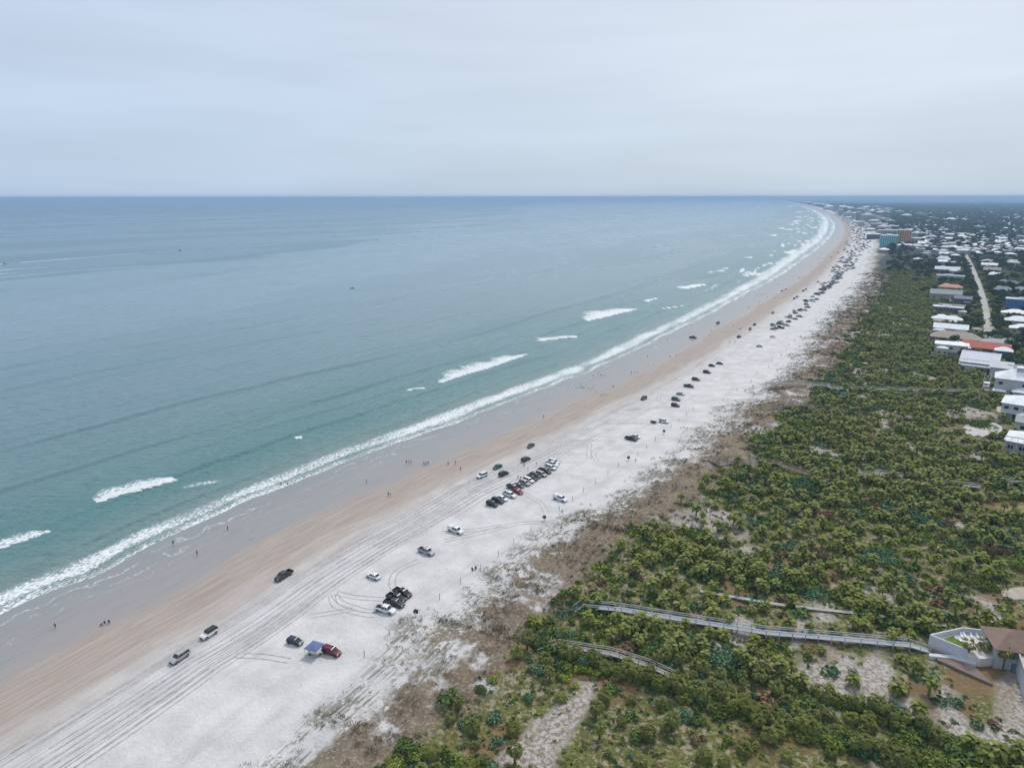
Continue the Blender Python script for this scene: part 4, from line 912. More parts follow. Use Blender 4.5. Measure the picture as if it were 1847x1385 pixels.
rf.add([(0, 0, zr), (x1, 0, zr), (x1, y1, zr), (0, y1, zr), (y1/2, y1/2, zr+2.9), (x1-y1/2, y1/2, zr+2.9)], [(0, 1, 5, 4), (1, 2, 5), (2, 3, 4, 5), (3, 0, 4), (0, 3, 2, 1)])
rf.build('roof', M_BR, vr, (EB[0]-org[0], EB[1]-org[1], 0), az_h)
for i_ in range(4):
    for z_, hh in ((7.3, 1.5), (4.3, 1.9)):
        if z_ < 5 and i_ == 0: continue
        b = MB(); b.box(-1.05, 1.05, -.07, .08, -hh/2-.08, hh/2+.08); f = b.build('window', M('dark frame', (.02, .03, .04), .5), hb, (2.6+i_*2.6, .8, z_-org[2]))
        for sx in (-.5, .5): p = MB(); p.box(sx-.43, sx+.43, -.11, .02, -hh/2, hh/2); p.build('pane', M('pale teal glass', (.16, .26, .27), .15, .6), f)
b = MB(); b.poly([loc(g(*q, 4.2), 0)[:2] for q in ((1680, 1170), (1760, 1205), (1790, 1235), (1690, 1190))], 0, 1.6); b.build('lower_terrace', M('brown paving', (.20, .145, .125), .85), vr)
b = MB(); b.poly([loc(g(*q, 3.6), 0)[:2] for q in ((1674, 1184), (1720, 1188), (1760, 1200), (1758, 1205), (1715, 1193), (1674, 1189))], 0, 1.85); b.build('path_slab', M_WW, vr)
M_LNG = M('white lounger', (.75, .76, .78), .6)
for i_, (px, py) in enumerate(((1733, 1147), (1738, 1146), (1751, 1148), (1762, 1149), (1729, 1154))):
    X, Y = g(px, py, zt+.3); o = thing('sun_lounger', ('leftmost', 'second', 'third', 'rightmost', 'foremost')[i_]+' white lounger on the villa terrace beside the small lawn', 'lounger', (X, Y, zt+.05), rad(-20+i_*4), 'loungers on the terrace'); o.scale = (.72,)*3
    b = MB(); b.box(-.32, .32, -1.2, .25, .28, .36); b.build('seat', M_LNG, o); b = MB(); b.hexa([(-.32, .25, .28), (.32, .25, .28), (.32, .8, .85), (-.32, .8, .85), (-.32, .25, .36), (.32, .25, .36), (.32, .8, .93), (-.32, .8, .93)]); b.build('backrest', M_LNG, o)
    for sx in (-.28, .28):
        for sy in (-1.1, .2): b = MB(); b.box(sx-.03, sx+.03, sy-.03, sy+.03, 0, .28); b.build('leg', M_LNG, o)
# neighbour: corner of a flat white parapet roof at the very right
X, Y = g(1868, 1215, 6); n_ = thing('flat_roofed_house', 'corner of a white parapet roof at the bottom right beside the villa', 'house', (X, Y, 2.4), az_h-.2)
b = MB(); b.box(-3, 8, -9, 3, 0, 5.4); b.build('wall', M_WW, n_); roof_mb(11, 12, 1.6, 'flat', .3).build('roof', rm('pgray'), n_, (2.5, -3, 5.4))
# palms beside the villa
for px, py, hh, wd in ((1742, 1196, 5.0, 'left'), (1770, 1192, 4.6, 'right'), (1806, 1213, 5.5, 'front')):
    V, T = palm_tpl(int(px), 22, 2.0, hh); tv, tt = trunk_tpl(hh, .16); X, Y = g(px, py, 3)
    o = thing('garden_palm', 'slender garden palm %s' % dict(left='left of the white steps beside the villa terrace', right='standing between the terrace and the villa wall', front='in front of the villa windows')[wd], 'palm tree', (X, Y, 2.6), 0, 'garden palms by the villa')
    link('crown', mesh_np('crown', V, T, [ML_PALM]), o); link('trunk', mesh_np('trunk', tv, tt, [M_TRUNK]), o)
for px, py, wd in ((1807, 938, 'left'), (1823, 936, 'right')):
    V, T = palm_tpl(int(px), 22, 1.5, 5.0); tv, tt = trunk_tpl(5.0, .16); X, Y = g(px, py, 3)
    o = thing('garden_palm', '%s of two slim tall palms on the dry lawn at the right edge' % wd, 'palm tree', (X, Y, 2.9)); link('crown', mesh_np('crown', V, T, [ML_PALM]), o); link('trunk', mesh_np('trunk', tv, tt, [M_TRUNK]), o)

# ------------------------------------------------------------------ hotel towers down the beach
def tower(x0, x1, yt, yb, dep, c, label, fl, cols, sidec=None, strips=True):
    z = 2.6; xc = (x0+x1)/2; X, Y = g(xc, yb, z); m = mpp(xc, yb, z); az = math.atan2(X, Y); w = (x1-x0)*m; hh = (yb-yt)*m
    cx, cy = X+math.sin(az)*dep/2, Y+math.cos(az)*dep/2; root = thing('apartment_tower', label, 'building', (cx, cy, 1.8), -az)
    b = MB(); b.box(-w/2, w/2, -dep/2, dep/2, 0, hh+.8); b.build('wall', wm(c), root)
    b = MB(); b.box(-w/2-.4, w/2+.4, -dep/2-.4, dep/2+.4, 0, .9); b.box(-w*.2, w*.15, -dep*.2, dep*.2, .9, 3.2); b.build('roof', wm('white'), root, (0, 0, hh+.8))
    fh = hh/fl; n = 0
    for c_ in range(cols):
        x = -w/2+w*(c_+.5)/cols; ww = w/cols*.42
        for f_ in range(fl):
            if n >= 90: break
            n += 1; b = MB(); b.box(-ww/2, ww/2, -.06, .06, -fh*.3, fh*.3); b.build('window', M_GLASS, root, (x, -dep/2-.02, fh*(f_+.55)+.8))
    b = MB()
    for f_ in range(1, fl+1): b.box(-w/2-.9, -w/2-.01, -dep/2+1, dep/2-1, fh*f_-.1, fh*f_+.15)
    for k in range(4): y = -dep/2+1+(dep-2.4)*k/3; b.box(-w/2-.9, -w/2-.02, y, y+.4, 0, hh)
    b.build('balcony_stack', wm(sidec or c), root)
    return root
TW = [(1589, 1616, 427.5, 448.5, 28, 'teal', 'turquoise apartment tower nearest of the beach towers', 9, 8, 'deepblue'),
      (1626, 1641, 418, 443, 26, 'orange', 'orange brown tower with dark balconies behind the turquoise tower', 10, 4, 'orange'),
      (1617, 1625, 418, 442, 24, 'ochre', 'narrow ochre tower squeezed between the turquoise and orange towers', 9, 2, 'ochre'),
      (1641, 1647, 432, 443, 18, 'orange', 'low orange brown block attached in front of the orange tower', 4, 2, None),
      (1586, 1618, 418, 428, 30, 'pgray', 'wide cream block showing just above the turquoise tower', 5, 9, None),
      (1565, 1586, 425, 433, 40, 'slate', 'low dark blue grey block on the beach left of the turquoise tower', 4, 7, 'bluegrey'),
      (1572, 1599, 406, 418, 36, 'mauve', 'pinkish grey ten storey block behind the cream block', 8, 7, 'mauve'),
      (1599, 1620, 410, 415, 40, 'sage', 'long low green walled building with bright white roof', 2, 7, None),
      (1553, 1578, 390.5, 401.5, 50, 'bluegrey', 'pale blue grey slab with tall vertical balconies', 9, 9, 'bluegrey'),
      (1544, 1552, 385, 401, 40, 'sage', 'slim greenish tower left of the pale blue slab', 10, 3, None),
      (1560, 1575, 384, 390.5, 40, 'pgray', 'tan block showing above the pale blue slab', 4, 5, None),
      (1523, 1534, 386, 392.5, 60, 'bluegrey', 'square blue grey block on the beach further down the coast', 6, 5, None),
      (1503, 1508, 373.5, 383.5, 60, 'bluegrey', 'left of two thin far towers on the coast', 10, 2, None),
      (1508.6, 1511.5, 370.5, 384, 60, 'lgray', 'tallest thin far tower on the coast', 12, 1, None),
      (1486, 1496, 376.5, 380, 90, 'bluegrey', 'far low block where the coast starts to bend', 4, 4, None),
      (1466, 1476, 369.5, 372.5, 150, 'white', 'very far white block near the end of the visible towers', 3, 4, None),
      (1642, 1655, 423, 434, 20, 'pgray', 'cream apartment block right of the orange tower', 6, 5, None),
      (1536, 1543, 387, 397, 45, 'lgray', 'pale slim block left of the slim greenish tower', 7, 3, 'bluegrey'), (1579, 1588, 393, 402, 40, 'pgray', 'cream mid rise just right of the pale blue slab', 6, 4, None),
      (1561, 1570, 410, 418, 36, 'bluegrey', 'blue grey mid rise left of the pinkish grey block', 5, 4, None), (1513, 1521, 381, 389, 60, 'mauve', 'mauve mid rise right of the thinnest far tower', 6, 4, None),
      (1530, 1542, 377.5, 383, 60, 'lgray', 'pale wide block inland of the far thin towers', 4, 6, None), (1600, 1612, 400, 407, 36, 'lgray', 'pale block inland behind the long green walled building', 4, 5, None), (1549, 1559, 402, 410, 40, 'pgray', 'cream mid rise on the beach below the pale blue slab', 5, 4, None),
      (1672, 1682, 429, 436, 20, 'bluegrey', 'small blue white apartment block among the far houses', 4, 4, None),
      (1657, 1668, 423, 429, 20, 'blueg', 'pale block with flat roof right of the cream apartments', 4, 4, None)]
for t_ in TW: tower(*t_)

# ------------------------------------------------------------------ far town houses
TWN = [('white', 'lgray')]*8+[('lgray', 'pgray')]*5+[('gray', 'lgray')]*3+[('tan', 'beige'), ('taupe', 'lgray'), ('blueg', 'pgray'), ('slate', 'lgray')]
placed = []
def far_house(X, Y, w, d, h, rc, wc, az, label, grp, form='hip'):
    b = MB(); b.box(-w/2, w/2, -d/2, d/2, 0, h, 0); o = thing('town_house', label, 'house', (X, Y, 2.2), -az, grp)
    b.build('wall', wm(wc), o); roof_mb(w, d, d*.22, form, .7).build('roof', rm(rc), o, (0, 0, h))
    b = MB()
    for k in range(3): b.box(-w*.36+w*.28*k, -w*.36+w*.28*k+w*.14, -d/2-.05, -d/2+.05, h*.35, h*.7)
    b.build('windows', M_GLASS, o)['kind'] = 'stuff'
rh = random.Random(11); tries = 0
CN = dict(white='white', lgray='pale grey', gray='grey', tan='tan', salmon='faded pink', taupe='brown', blueg='blue grey', slate='slate')
while len(placed) < 262 and tries < 9000:
    tries += 1
    px = rh.uniform(1600, 1860); py = 396+86*rh.random()**1.05
    if px < 1650 and py > 452: continue
    if px < 1620 and 404 < py < 450: continue
    if px < 1560+(py-396)*1.2: continue
    if py > 462 and abs(px-(1742+(py-462)*.6)) < 12: continue
    if py > 466 and rh.random() < .8: continue
    if py < 408 and rh.random() < .45: continue
    X, Y = g(px, py, 4)
    if any((X-a)**2+(Y-b)**2 < 21**2 for a, b in placed) or not clear_of(np.array([X]), np.array([Y]), 6)[0]: continue
    placed.append((X, Y)); rc, wc = rh.choice(TWN); az = math.atan2(X, Y)+rh.choice((0, 0, .5, -.5, 1.57)); dd = math.hypot(X, Y); k = min(1.6, 1+dd/8000)
    band = 'nearer' if dd < 1350 else 'middle' if dd < 1900 else 'farther' if dd < 2600 else 'farthest'
    side = 'behind the towers' if px < 1690 else 'beyond the end of the road' if px < 1770 else 'near the right edge'
    far_house(X, Y, rh.uniform(9, 14)*k, rh.uniform(7, 10)*k, rh.uniform(4.5, 7.0), rc, wc, az, '%s roofed house in the %s town rows %s' % (CN[rc], band, side), '%s roofed houses in the %s rows %s' % (CN[rc], band, side), rh.choice(('hip', 'hip', 'flat', 'gable')))
# the rest of the town, past the houses one can pick out
HV = []; HT_ = []; HM = []; nv = 0; n2 = 0
while n2 < 330:
    px = rh.uniform(1560, 1860); py = 384+78*rh.random()**1.3
    if px < 1560+(py-384)*1.6 or (px < 1665 and py > 404 and px < 1648): continue
    X, Y = g(px, py, 4)
    if any((X-a)**2+(Y-b)**2 < 17**2 for a, b in placed[:400]): continue
    if not clear_of(np.array([X]), np.array([Y]), 4)[0]: continue
    n2 += 1; dd = math.hypot(X, Y); k = min(1.7, 1+dd/8000); w = rh.uniform(7, 13)*k; d = rh.uniform(6, 9)*k; h = rh.uniform(4.5, 7.5); az = math.atan2(X, Y)+rh.choice((0, .5, -.5, 1.57))
    bb = MB(); bb.box(-w/2, w/2, -d/2, d/2, 0, h, 0); r2 = roof_mb(w, d, d*.22, rh.choice(('hip', 'gable')), .6); o_ = len(bb.v); mi_ = rh.choice((1, 1, 1, 2, 2, 3))
    bb.v += [(x, y, z+h) for x, y, z in r2.v]; bb.f += [tuple(i+o_ for i in f) for f in r2.f]; bb.m += [mi_]*len(r2.f)
    ca, sa = math.cos(-az), math.sin(-az); HV += [(X+x*ca-y*sa, Y+x*sa+y*ca, z+2.2) for x, y, z in bb.v]; HT_ += [tuple(i+nv for i in f) for f in bb.f]; HM += bb.m; nv += len(bb.v)
me = bpy.data.meshes.new('distant_houses'); me.from_pydata(HV, [], HT_); [me.materials.append(m) for m in (wm('lgray'), rm('white'), rm('lgray'), rm('gray'))]; me.polygons.foreach_set('material_index', HM); me.update()
tag(link('distant_houses', me), 'dense small roofs filling the far town between the trees', 'houses', None, 'stuff')
# small seafront buildings
for px, py, w_, rc, lb in ((1595, 457, 16, 'white', 'small white two tier building on the beach below the turquoise tower'), (1634, 449, 34, 'white', 'low building with wide white roof below the orange tower'), (1652, 450, 24, 'lgray', 'low pale roofed building right of the wide white roof'),
                           (1548, 404, 40, 'white', 'low white hall on the beach beyond the pinkish block'), (1560, 408, 34, 'lgray', 'low pale grey hall behind the cars on the far beach'), (1532, 396, 40, 'white', 'low white beachfront building below the slim greenish tower'),
                           (1570, 418, 30, 'white', 'low white roofed building left of the pinkish grey block'), (1515, 387, 50, 'lgray', 'low grey building between the thin far towers and the square block')):
    X, Y = g(px, py, 3); far_house(X, Y, w_, 14, 6, rc, 'pgray', math.atan2(X, Y), lb, None)
for k in range(46):
    s0 = 2500+5200*rh.random(); u0 = rh.uniform(125, 420+.02*s0); x, y, _ = at(s0, u0); x, y = float(x[0]), float(y[0]); kk_ = 1+s0/4000
    far_house(x, y, rh.uniform(14, 26)*kk_, rh.uniform(12, 18)*kk_, rh.uniform(7, 13)*kk_**.4, rh.choice(('white', 'white', 'lgray', 'pgray' )), 'pgray', math.atan2(x, y)+rh.choice((0, .5)), 'small pale building in the far coastal strip beyond the towers', 'small pale buildings beyond the towers', rh.choice(('flat', 'hip')))
sc_b = [(1472, 370.5), (1460, 368), (1450, 367), (1440, 366), (1430, 365), (1480, 372), (1490, 374), (1520, 378), (1530, 380), (1497, 377), (1420, 364)]
for i_, (px, py) in enumerate(sc_b):
    X, Y = g(px, py, 3); far_house(X, Y, 60+py*.1, 60, 14, 'white' if i_ % 2 else 'lgray', 'pgray', math.atan2(X, Y), 'tiny pale building on the farthest stretch of coast', 'tiny pale buildings on the farthest coast')
# far lagoons behind the barrier
M_LAG = M('lagoon water', (.30, .36, .40), .15, .6, 0, .05)
for pl_ in ([(1600, 358.9), (1660, 358.5), (1776, 358.9), (1760, 360.0), (1700, 359.9), (1650, 359.5)], [(1805, 360.2), (1860, 359.8), (1870, 361.3), (1820, 361.0)], [(1496, 360.2), (1545, 359.9), (1540, 361), (1500, 361.2)], [(1634, 361.8), (1646, 361.6), (1645, 362.6), (1635, 362.6)],
            [(1680, 364), (1690, 364), (1689, 365), (1681, 365)], [(1713, 367), (1730, 366.8), (1730, 367.6), (1714, 367.8)], [(1753, 364), (1760, 363.8), (1760, 364.8), (1753, 365)]):
    b = MB(); q_ = [g(*q, 16) for q in pl_]; b.add([(x, y, 16) for x, y in q_], [tuple(range(len(q_)))]); tag(b.build('lagoon', M_LAG), kind='structure')

# ------------------------------------------------------------------ vehicles
PAINT = dict(white=(.70, .71, .72), silver=(.36, .37, .38), black=(.012, .013, .015), charcoal=(.035, .038, .042), navy=(.015, .025, .05), maroon=(.13, .012, .022), red=(.20, .015, .015), green=(.03, .09, .05), bronze=(.16, .13, .10), plum=(.07, .05, .10), blue=(.03, .08, .22))
def pm(c): return M('paint '+c, PAINT[c], .28, .6, .0, .04, 1)
M_TYRE = M('tyre rubber', (.015, .015, .016), .85, .2); M_RIM = M('wheel rim', (.30, .31, .32), .35, .5, .6); M_CG = M('car glass', (.02, .026, .03), .08, .7, 0, .05)
M_HL = M('headlight lens', (.6, .62, .62), .2, .6); M_TL = M('tail light lens', (.30, .02, .02), .3, .5); M_BK = M('black plastic', (.02, .02, .022), .6, .3)
def loft(b, secs, m=0):     # secs: x, half width, z low, z top ; rounded-shouldered sections
    base = len(b.v); n = 8
    for x, w, z0, z1 in secs:
        for y, z in ((-w*.86, z0), (w*.86, z0), (w, z0+.16), (w, z0+(z1-z0)*.62), (w*.93, z1-.03), (w*.8, z1), (-w*.8, z1), (-w*.93, z1-.03)): b.v.append((x, y, z))
        # 8 points; left side closes with mirrored flanks
    for i in range(len(secs)-1):
        for k in range(n): b.f.append((base+i*n+k, base+i*n+(k+1) % n, base+(i+1)*n+(k+1) % n, base+(i+1)*n+k)); b.m.append(m)
    b.f.append(tuple(base+k for k in range(n))[::-1]); b.m.append(m); b.f.append(tuple(base+(len(secs)-1)*n+k for k in range(n))); b.m.append(m)
SPEC = {  # length, half width, belt z, roof z, cabin base x0,x1 ; roof x0,x1 (nose at +x), hood z, wheel x, wheel r
 'sedan': dict(L=4.7, w=.91, belt=.93, roof=1.45, cb=(-1.75, 1.25), ct=(-1.0, .45), hood=.86, deck=.95, wx=1.42, r=.33),
 'hatch': dict(L=4.2, w=.90, belt=.98, roof=1.52, cb=(-2.0, 1.2), ct=(-1.65, .45), hood=.92, deck=.98, wx=1.3, r=.33),
 'suv': dict(L=4.8, w=.96, belt=1.1, roof=1.76, cb=(-2.3, 1.2), ct=(-2.1, .55), hood=1.06, deck=1.1, wx=1.45, r=.38),
 'jeep': dict(L=4.3, w=.93, belt=1.2, roof=1.85, cb=(-1.95, .75), ct=(-1.9, .55), hood=1.14, deck=1.2, wx=1.3, r=.42),
 'pickup': dict(L=5.8, w=1.0, belt=1.15, roof=1.88, cb=(-.75, 1.55), ct=(-.6, .9), hood=1.12, deck=1.15, wx=1.8, r=.42)}
CARM = {}
def car_parts(kind, col, cap=False):
    key = (kind, col, cap)
    if key in CARM: return CARM[key]
    q = SPEC[kind]; L, w = q['L']/2, q['w']; P_ = []
    b = MB(); bed = kind == 'pickup'
    x_end = q['cb'][0] if bed else -L
    secs = [] if bed else [(-L, w*.9, .45, q['deck']-.18), (-L+.15, w*.97, .34, q['deck']-.03)]
    if bed: secs = [(q['cb'][0]-.02, w, .38, q['belt'])]
    secs += [(q['cb'][0]+.3, w, .32, q['belt']), (0, w, .30, q['belt']), (q['cb'][1]-.2, w, .30, q['belt']-.02), (q['cb'][1]+.25, w, .32, q['hood']), (L-.35, w*.97, .34, q['hood']-.08), (L-.05, w*.90, .42, q['hood']-.25), (L, w*.84, .5, q['hood']-.38)]
    loft(b, secs); P_.append(('body', b.mesh('body', pm(col), False)))
    if bed:
        b = MB(); x0, x1 = -L, q['cb'][0]-.03; z1 = q['belt']-.03
        b.box(x0, x1, -w, -w+.12, .5, z1); b.box(x0, x1, w-.12, w, .5, z1); b.box(x0, x0+.09, -w+.12, w-.12, .5, z1); b.box(x1-.06, x1, -w+.12, w-.12, .5, z1)
        b.box(x0+.09, x1-.06, -w+.12, w-.12, .55, .66, 1); b.box(x0+.1, x1, -w*.8, w*.8, .36, .5, 1)
        if cap: b.frus((x0+.02, x1, -w+.05, w-.05), z1, (x0+.15, x1, -w+.2, w-.2), q['roof']-.02, 0)
        P_.append(('cargo_bed', b.mesh('cargo_bed', [pm(col), M_BK])))
    b = MB(); b.frus((q['cb'][0], q['cb'][1], -w*.88, w*.88), q['belt']-.04, (q['ct'][0], q['ct'][1], -w*.74, w*.74), q['roof']-.05); P_.append(('window', b.mesh('window', M_CG)))
    b = MB(); rc = pm('black') if kind == 'jeep' else pm(col); b.frus((q['ct'][0]-.06, q['ct'][1]+.06, -w*.76, w*.76), q['roof']-.06, (q['ct'][0]+.08, q['ct'][1]-.1, -w*.68, w*.68), q['roof'])
    for sy in (-1, 1):
        for xb, xt in ((q['cb'][0]+.04, q['ct'][0]), (q['cb'][1]-.03, q['ct'][1]), ((q['cb'][0]+q['cb'][1])*.5, (q['ct'][0]+q['ct'][1])*.5)):
            b.beam((xb, sy*w*.89, q['belt']-.03), (xt, sy*w*.75, q['roof']-.04), .09, .06)
    if kind in ('suv',):
        for sy in (-.62, .62): b.box(q['ct'][0]+.2, q['ct'][1]-.2, sy*w-.03, sy*w+.03, q['roof'], q['roof']+.06)
    P_.append(('roof', b.mesh('roof', rc)))
    for sx in (-1, 1):
        for sy in (-1, 1):
            b = MB(); b.tube([(sx*q['wx'], sy*(w-.22), q['r']), (sx*q['wx'], sy*(w+.02), q['r'])], [q['r']]*2, 14, 0); b.tube([(sx*q['wx'], sy*(w+.021), q['r']), (sx*q['wx'], sy*(w+.03), q['r'])], [q['r']*.58]*2, 10, 1)
            P_.append(('wheel', b.mesh('wheel', [M_TYRE, M_RIM])))
    for sy in (-1, 1):
        b = MB(); y0, y1 = sorted((sy*w*.52, sy*w*.86)); b.box(L-.13, L-.0, y0, y1, q['hood']-.37, q['hood']-.22); P_.append(('headlight', b.mesh('headlight', M_HL)))
        b = MB(); y0, y1 = sorted((sy*w*.66, sy*w*.93)); b.box(-L-.02, -L+.08, y0, y1, q['deck']-.42, q['deck']-.2); P_.append(('tail_light', b.mesh('tail_light', M_TL)))
    b = MB(); b.box(L-.06, L+.04, -w*.8, w*.8, .36, .52); b.box(L-.01, L+.02, -w*.45, w*.45, .56, q['hood']-.4); P_.append(('bumper', b.mesh('bumper', M_BK if kind in ('jeep', 'suv') else pm(col))))
    if kind == 'jeep': b = MB(); b.tube([(-L-.05, 0, .95), (-L-.27, 0, .95)], [.38]*2, 12); P_.append(('spare_wheel', b.mesh('spare_wheel', M_TYRE)))
    CARM[key] = P_; return P_
def put_car(kind, col, px, py, head, label, group=None, cap=False, jig=0.0):
    x, y, z = gp(px, py); s0, _ = su1(x, y); az = float(at(s0, 0)[2][0])
    # headings: in = nose inland, out = nose seaward, up = away along the beach, dn = towards the camera
    a = {'up': az, 'dn': az+math.pi, 'in': az+math.pi/2, 'out': az-math.pi/2}[head]+rad(jig)
    names = dict(sedan='car', hatch='car', suv='suv', jeep='off_roader', pickup='pickup_truck')
    o = thing(names[kind], label, {'sedan': 'car', 'hatch': 'car', 'suv': 'suv', 'jeep': 'off-roader', 'pickup': 'pickup truck'}[kind], (x, y, z+.03), math.pi/2-a, group)
    for nm, me in car_parts(kind, col, cap): link(nm, me, o)
    return o
def single_mesh(kind, col, cap=False):       # the same car, all of it in one mesh, for cars a pixel or two high
    k = ('one', kind, col, cap)
    if k in CARM: return CARM[k]
    b = MB(); mats = []
    for nm, me in car_parts(kind, col, cap):
        if nm in ('headlight', 'tail_light', 'bumper'): continue
        ids = []
        for m in me.materials:
            if m not in mats: mats.append(m)
            ids.append(mats.index(m))
        off = len(b.v); b.v += [tuple(v.co) for v in me.vertices]
        for p in me.polygons: b.f.append(tuple(i+off for i in p.vertices)); b.m.append(ids[p.material_index])
    CARM[k] = b.mesh('parked_car', mats); return CARM[k]
ROWG = 'vehicles parked side by side in the nearest long row'
NEAR = [
 ('suv', 'silver', 323, 1187, 'dn', 'silver suv driving towards the camera, lowest vehicle on the beach', None),
 ('jeep', 'white', 376, 1145, 'dn', 'white off-roader with black roof following the lowest silver suv', None),
 ('pickup', 'charcoal', 511, 1040, 'dn', 'dark grey pickup driving alone on the damp sand edge', None),
 ('hatch', 'navy', 531, 1159, 'in', 'dark navy hatchback parked left of the blue canopy', None),
 ('suv', 'maroon', 597, 1178, 'in', 'maroon suv parked against the blue canopy', None),
 ('pickup', 'white', 694, 1102, 'in', 'white crew cab pickup in front of three dark trucks', 'four trucks parked side by side'),
 ('pickup', 'charcoal', 710, 1091, 'in', 'charcoal pickup directly behind the white crew cab pickup', 'four trucks parked side by side'),
 ('pickup', 'black', 714, 1081, 'in', 'black pickup third from the camera in the group of four trucks', 'four trucks parked side by side'),
 ('pickup', 'black', 725, 1072, 'in', 'black pickup furthest back in the group of four trucks', 'four trucks parked side by side'),
 ('sedan', 'white', 673, 1041, 'out', 'white sedan parked alone with its nose to the sea', None),
 ('pickup', 'silver', 768, 997, 'in', 'silver crew cab pickup parked alone below the white capped pickup', None),
 ('pickup', 'white', 821, 959, 'in', 'white pickup with a covered bed parked alone above the silver one', None),
 ('jeep', 'black', 887, 912, 'in', 'black off-roader with spare wheel nearest the camera in the long row', ROWG),
 ('suv', 'navy', 897, 906, 'in', 'dark navy suv second in the long row beside the black off-roader', ROWG),
 ('sedan', 'white', 905, 901, 'in', 'white car third in the long row with dark roof glass', ROWG),
 ('pickup', 'white', 918, 895, 'in', 'white crew cab pickup fourth in the long row', ROWG),
 ('sedan', 'red', 933, 889, 'in', 'red car showing only its nose beyond the white pickup in the row', ROWG),
 ('pickup', 'charcoal', 925, 882, 'in', 'charcoal pickup behind the red car in the long row', ROWG),
 ('sedan', 'plum', 935, 878, 'in', 'dark plum coloured sedan in the long row', ROWG),
 ('suv', 'silver', 946, 874, 'in', 'silver suv beside the plum sedan in the long row', ROWG),
 ('suv', 'white', 953, 869, 'in', 'white suv between the silver and the black suvs in the long row', ROWG),
 ('suv', 'black', 959, 865, 'in', 'black suv in the middle of the long row', ROWG),
 ('suv', 'charcoal', 965, 861, 'in', 'charcoal suv just past the middle of the long row', ROWG),
 ('suv', 'silver', 976, 858, 'in', 'silver suv right of the two darkest suvs in the long row', ROWG),
 ('pickup', 'charcoal', 982, 852, 'in', 'dark grey pickup before the white cars ending the long row', ROWG),
 ('suv', 'white', 993, 846, 'in', 'white suv third from the far end of the long row', ROWG),
 ('pickup', 'white', 995, 840, 'in', 'white pickup second from the far end of the long row', ROWG),
 ('suv', 'white', 999, 836, 'in', 'white suv at the far end of the long row', ROWG),
 ('pickup', 'white', 1010, 902, 'in', 'white capped pickup parked alone close to the dunes', None),
 ('suv', 'white', 869, 860, 'dn', 'white suv driving beside the long parked row', None),
 ('suv', 'black', 908, 857, 'up', 'black boxy suv driving away just seaward of the parked row', None),
 ('sedan', 'green', 897, 844, 'dn', 'dark green car driving on the beach lane nearest the sea', None),
 ('suv', 'charcoal', 948, 831, 'up', 'charcoal suv driving level with the far end of the parked row', None),
 ('sedan', 'charcoal', 957, 806, 'dn', 'dark sedan driving above the long row on the lane', None),
 ('suv', 'charcoal', 1161, 721, 'dn', 'dark suv driving alone near the middle of the beach', None),
 ('suv', 'white', 1197, 763, 'in', 'white suv parked with gear set out behind it', None),
 ('pickup', 'black', 1138, 794, 'in', 'black pickup parked in front of a white car', 'pair parked by the tyre marks'),
 ('sedan', 'white', 1146, 790, 'in', 'white sedan half hidden by a black pickup', 'pair parked by the tyre marks'),
 ('jeep', 'black', 1218, 734, 'in', 'black off-roader parked below the green suv', None),
 ('suv', 'green', 1219, 723, 'in', 'green suv parked between a black off-roader and a silver car', None),
 ('sedan', 'silver', 1227, 713, 'in', 'silver car parked above the green suv', None),
 ('pickup', 'charcoal', 1242, 699, 'in', 'charcoal pickup parked above the silver car', None),
 ('suv', 'charcoal', 1255, 687, 'in', 'charcoal suv parked midway along the spread out cars', None),
 ('suv', 'black', 1275, 674, 'in', 'black suv third from the top of the spread out cars', None),
 ('hatch', 'navy', 1284, 662, 'in', 'navy hatchback second from the top of the spread out cars', None),
 ('sedan', 'black', 1298, 658, 'in', 'black car topmost of the spread out parked cars', None),
 ('pickup', 'black', 1250, 611, 'in', 'black pickup stopped on the tan sand near the water', None),
 ('suv', 'black', 1295, 585, 'dn', 'black suv driving on the tan sand near the water', None),
 ('sedan', 'silver', 1370, 627, 'in', 'silver sedan parked alone seaward of the brown dunes', None),
 ('sedan', 'white', 1394, 610, 'in', 'white low car just below the dense far row', None),
 ('suv', 'black', 1333, 610, 'up', 'black suv driving lowest of the vehicles on the upper lane', None),
 ('suv', 'charcoal', 1353, 596, 'dn', 'charcoal suv driving between two others on the upper lane', None),
 ('suv', 'black', 1361, 588, 'dn', 'black suv third up the lane beside the far row', None),
 ('sedan', 'white', 1335, 594, 'dn', 'small white car driving on the upper lane', None),
 ('suv', 'bronze', 1394, 567, 'dn', 'bronze suv driving seaward of the dense far row', None)]
for k, c, px, py, hd, lb, gp_ in NEAR:
    put_car(k, c, px, py, hd, lb, gp_, cap=(px in (821, 1010)), jig=random.uniform(-7, 7))
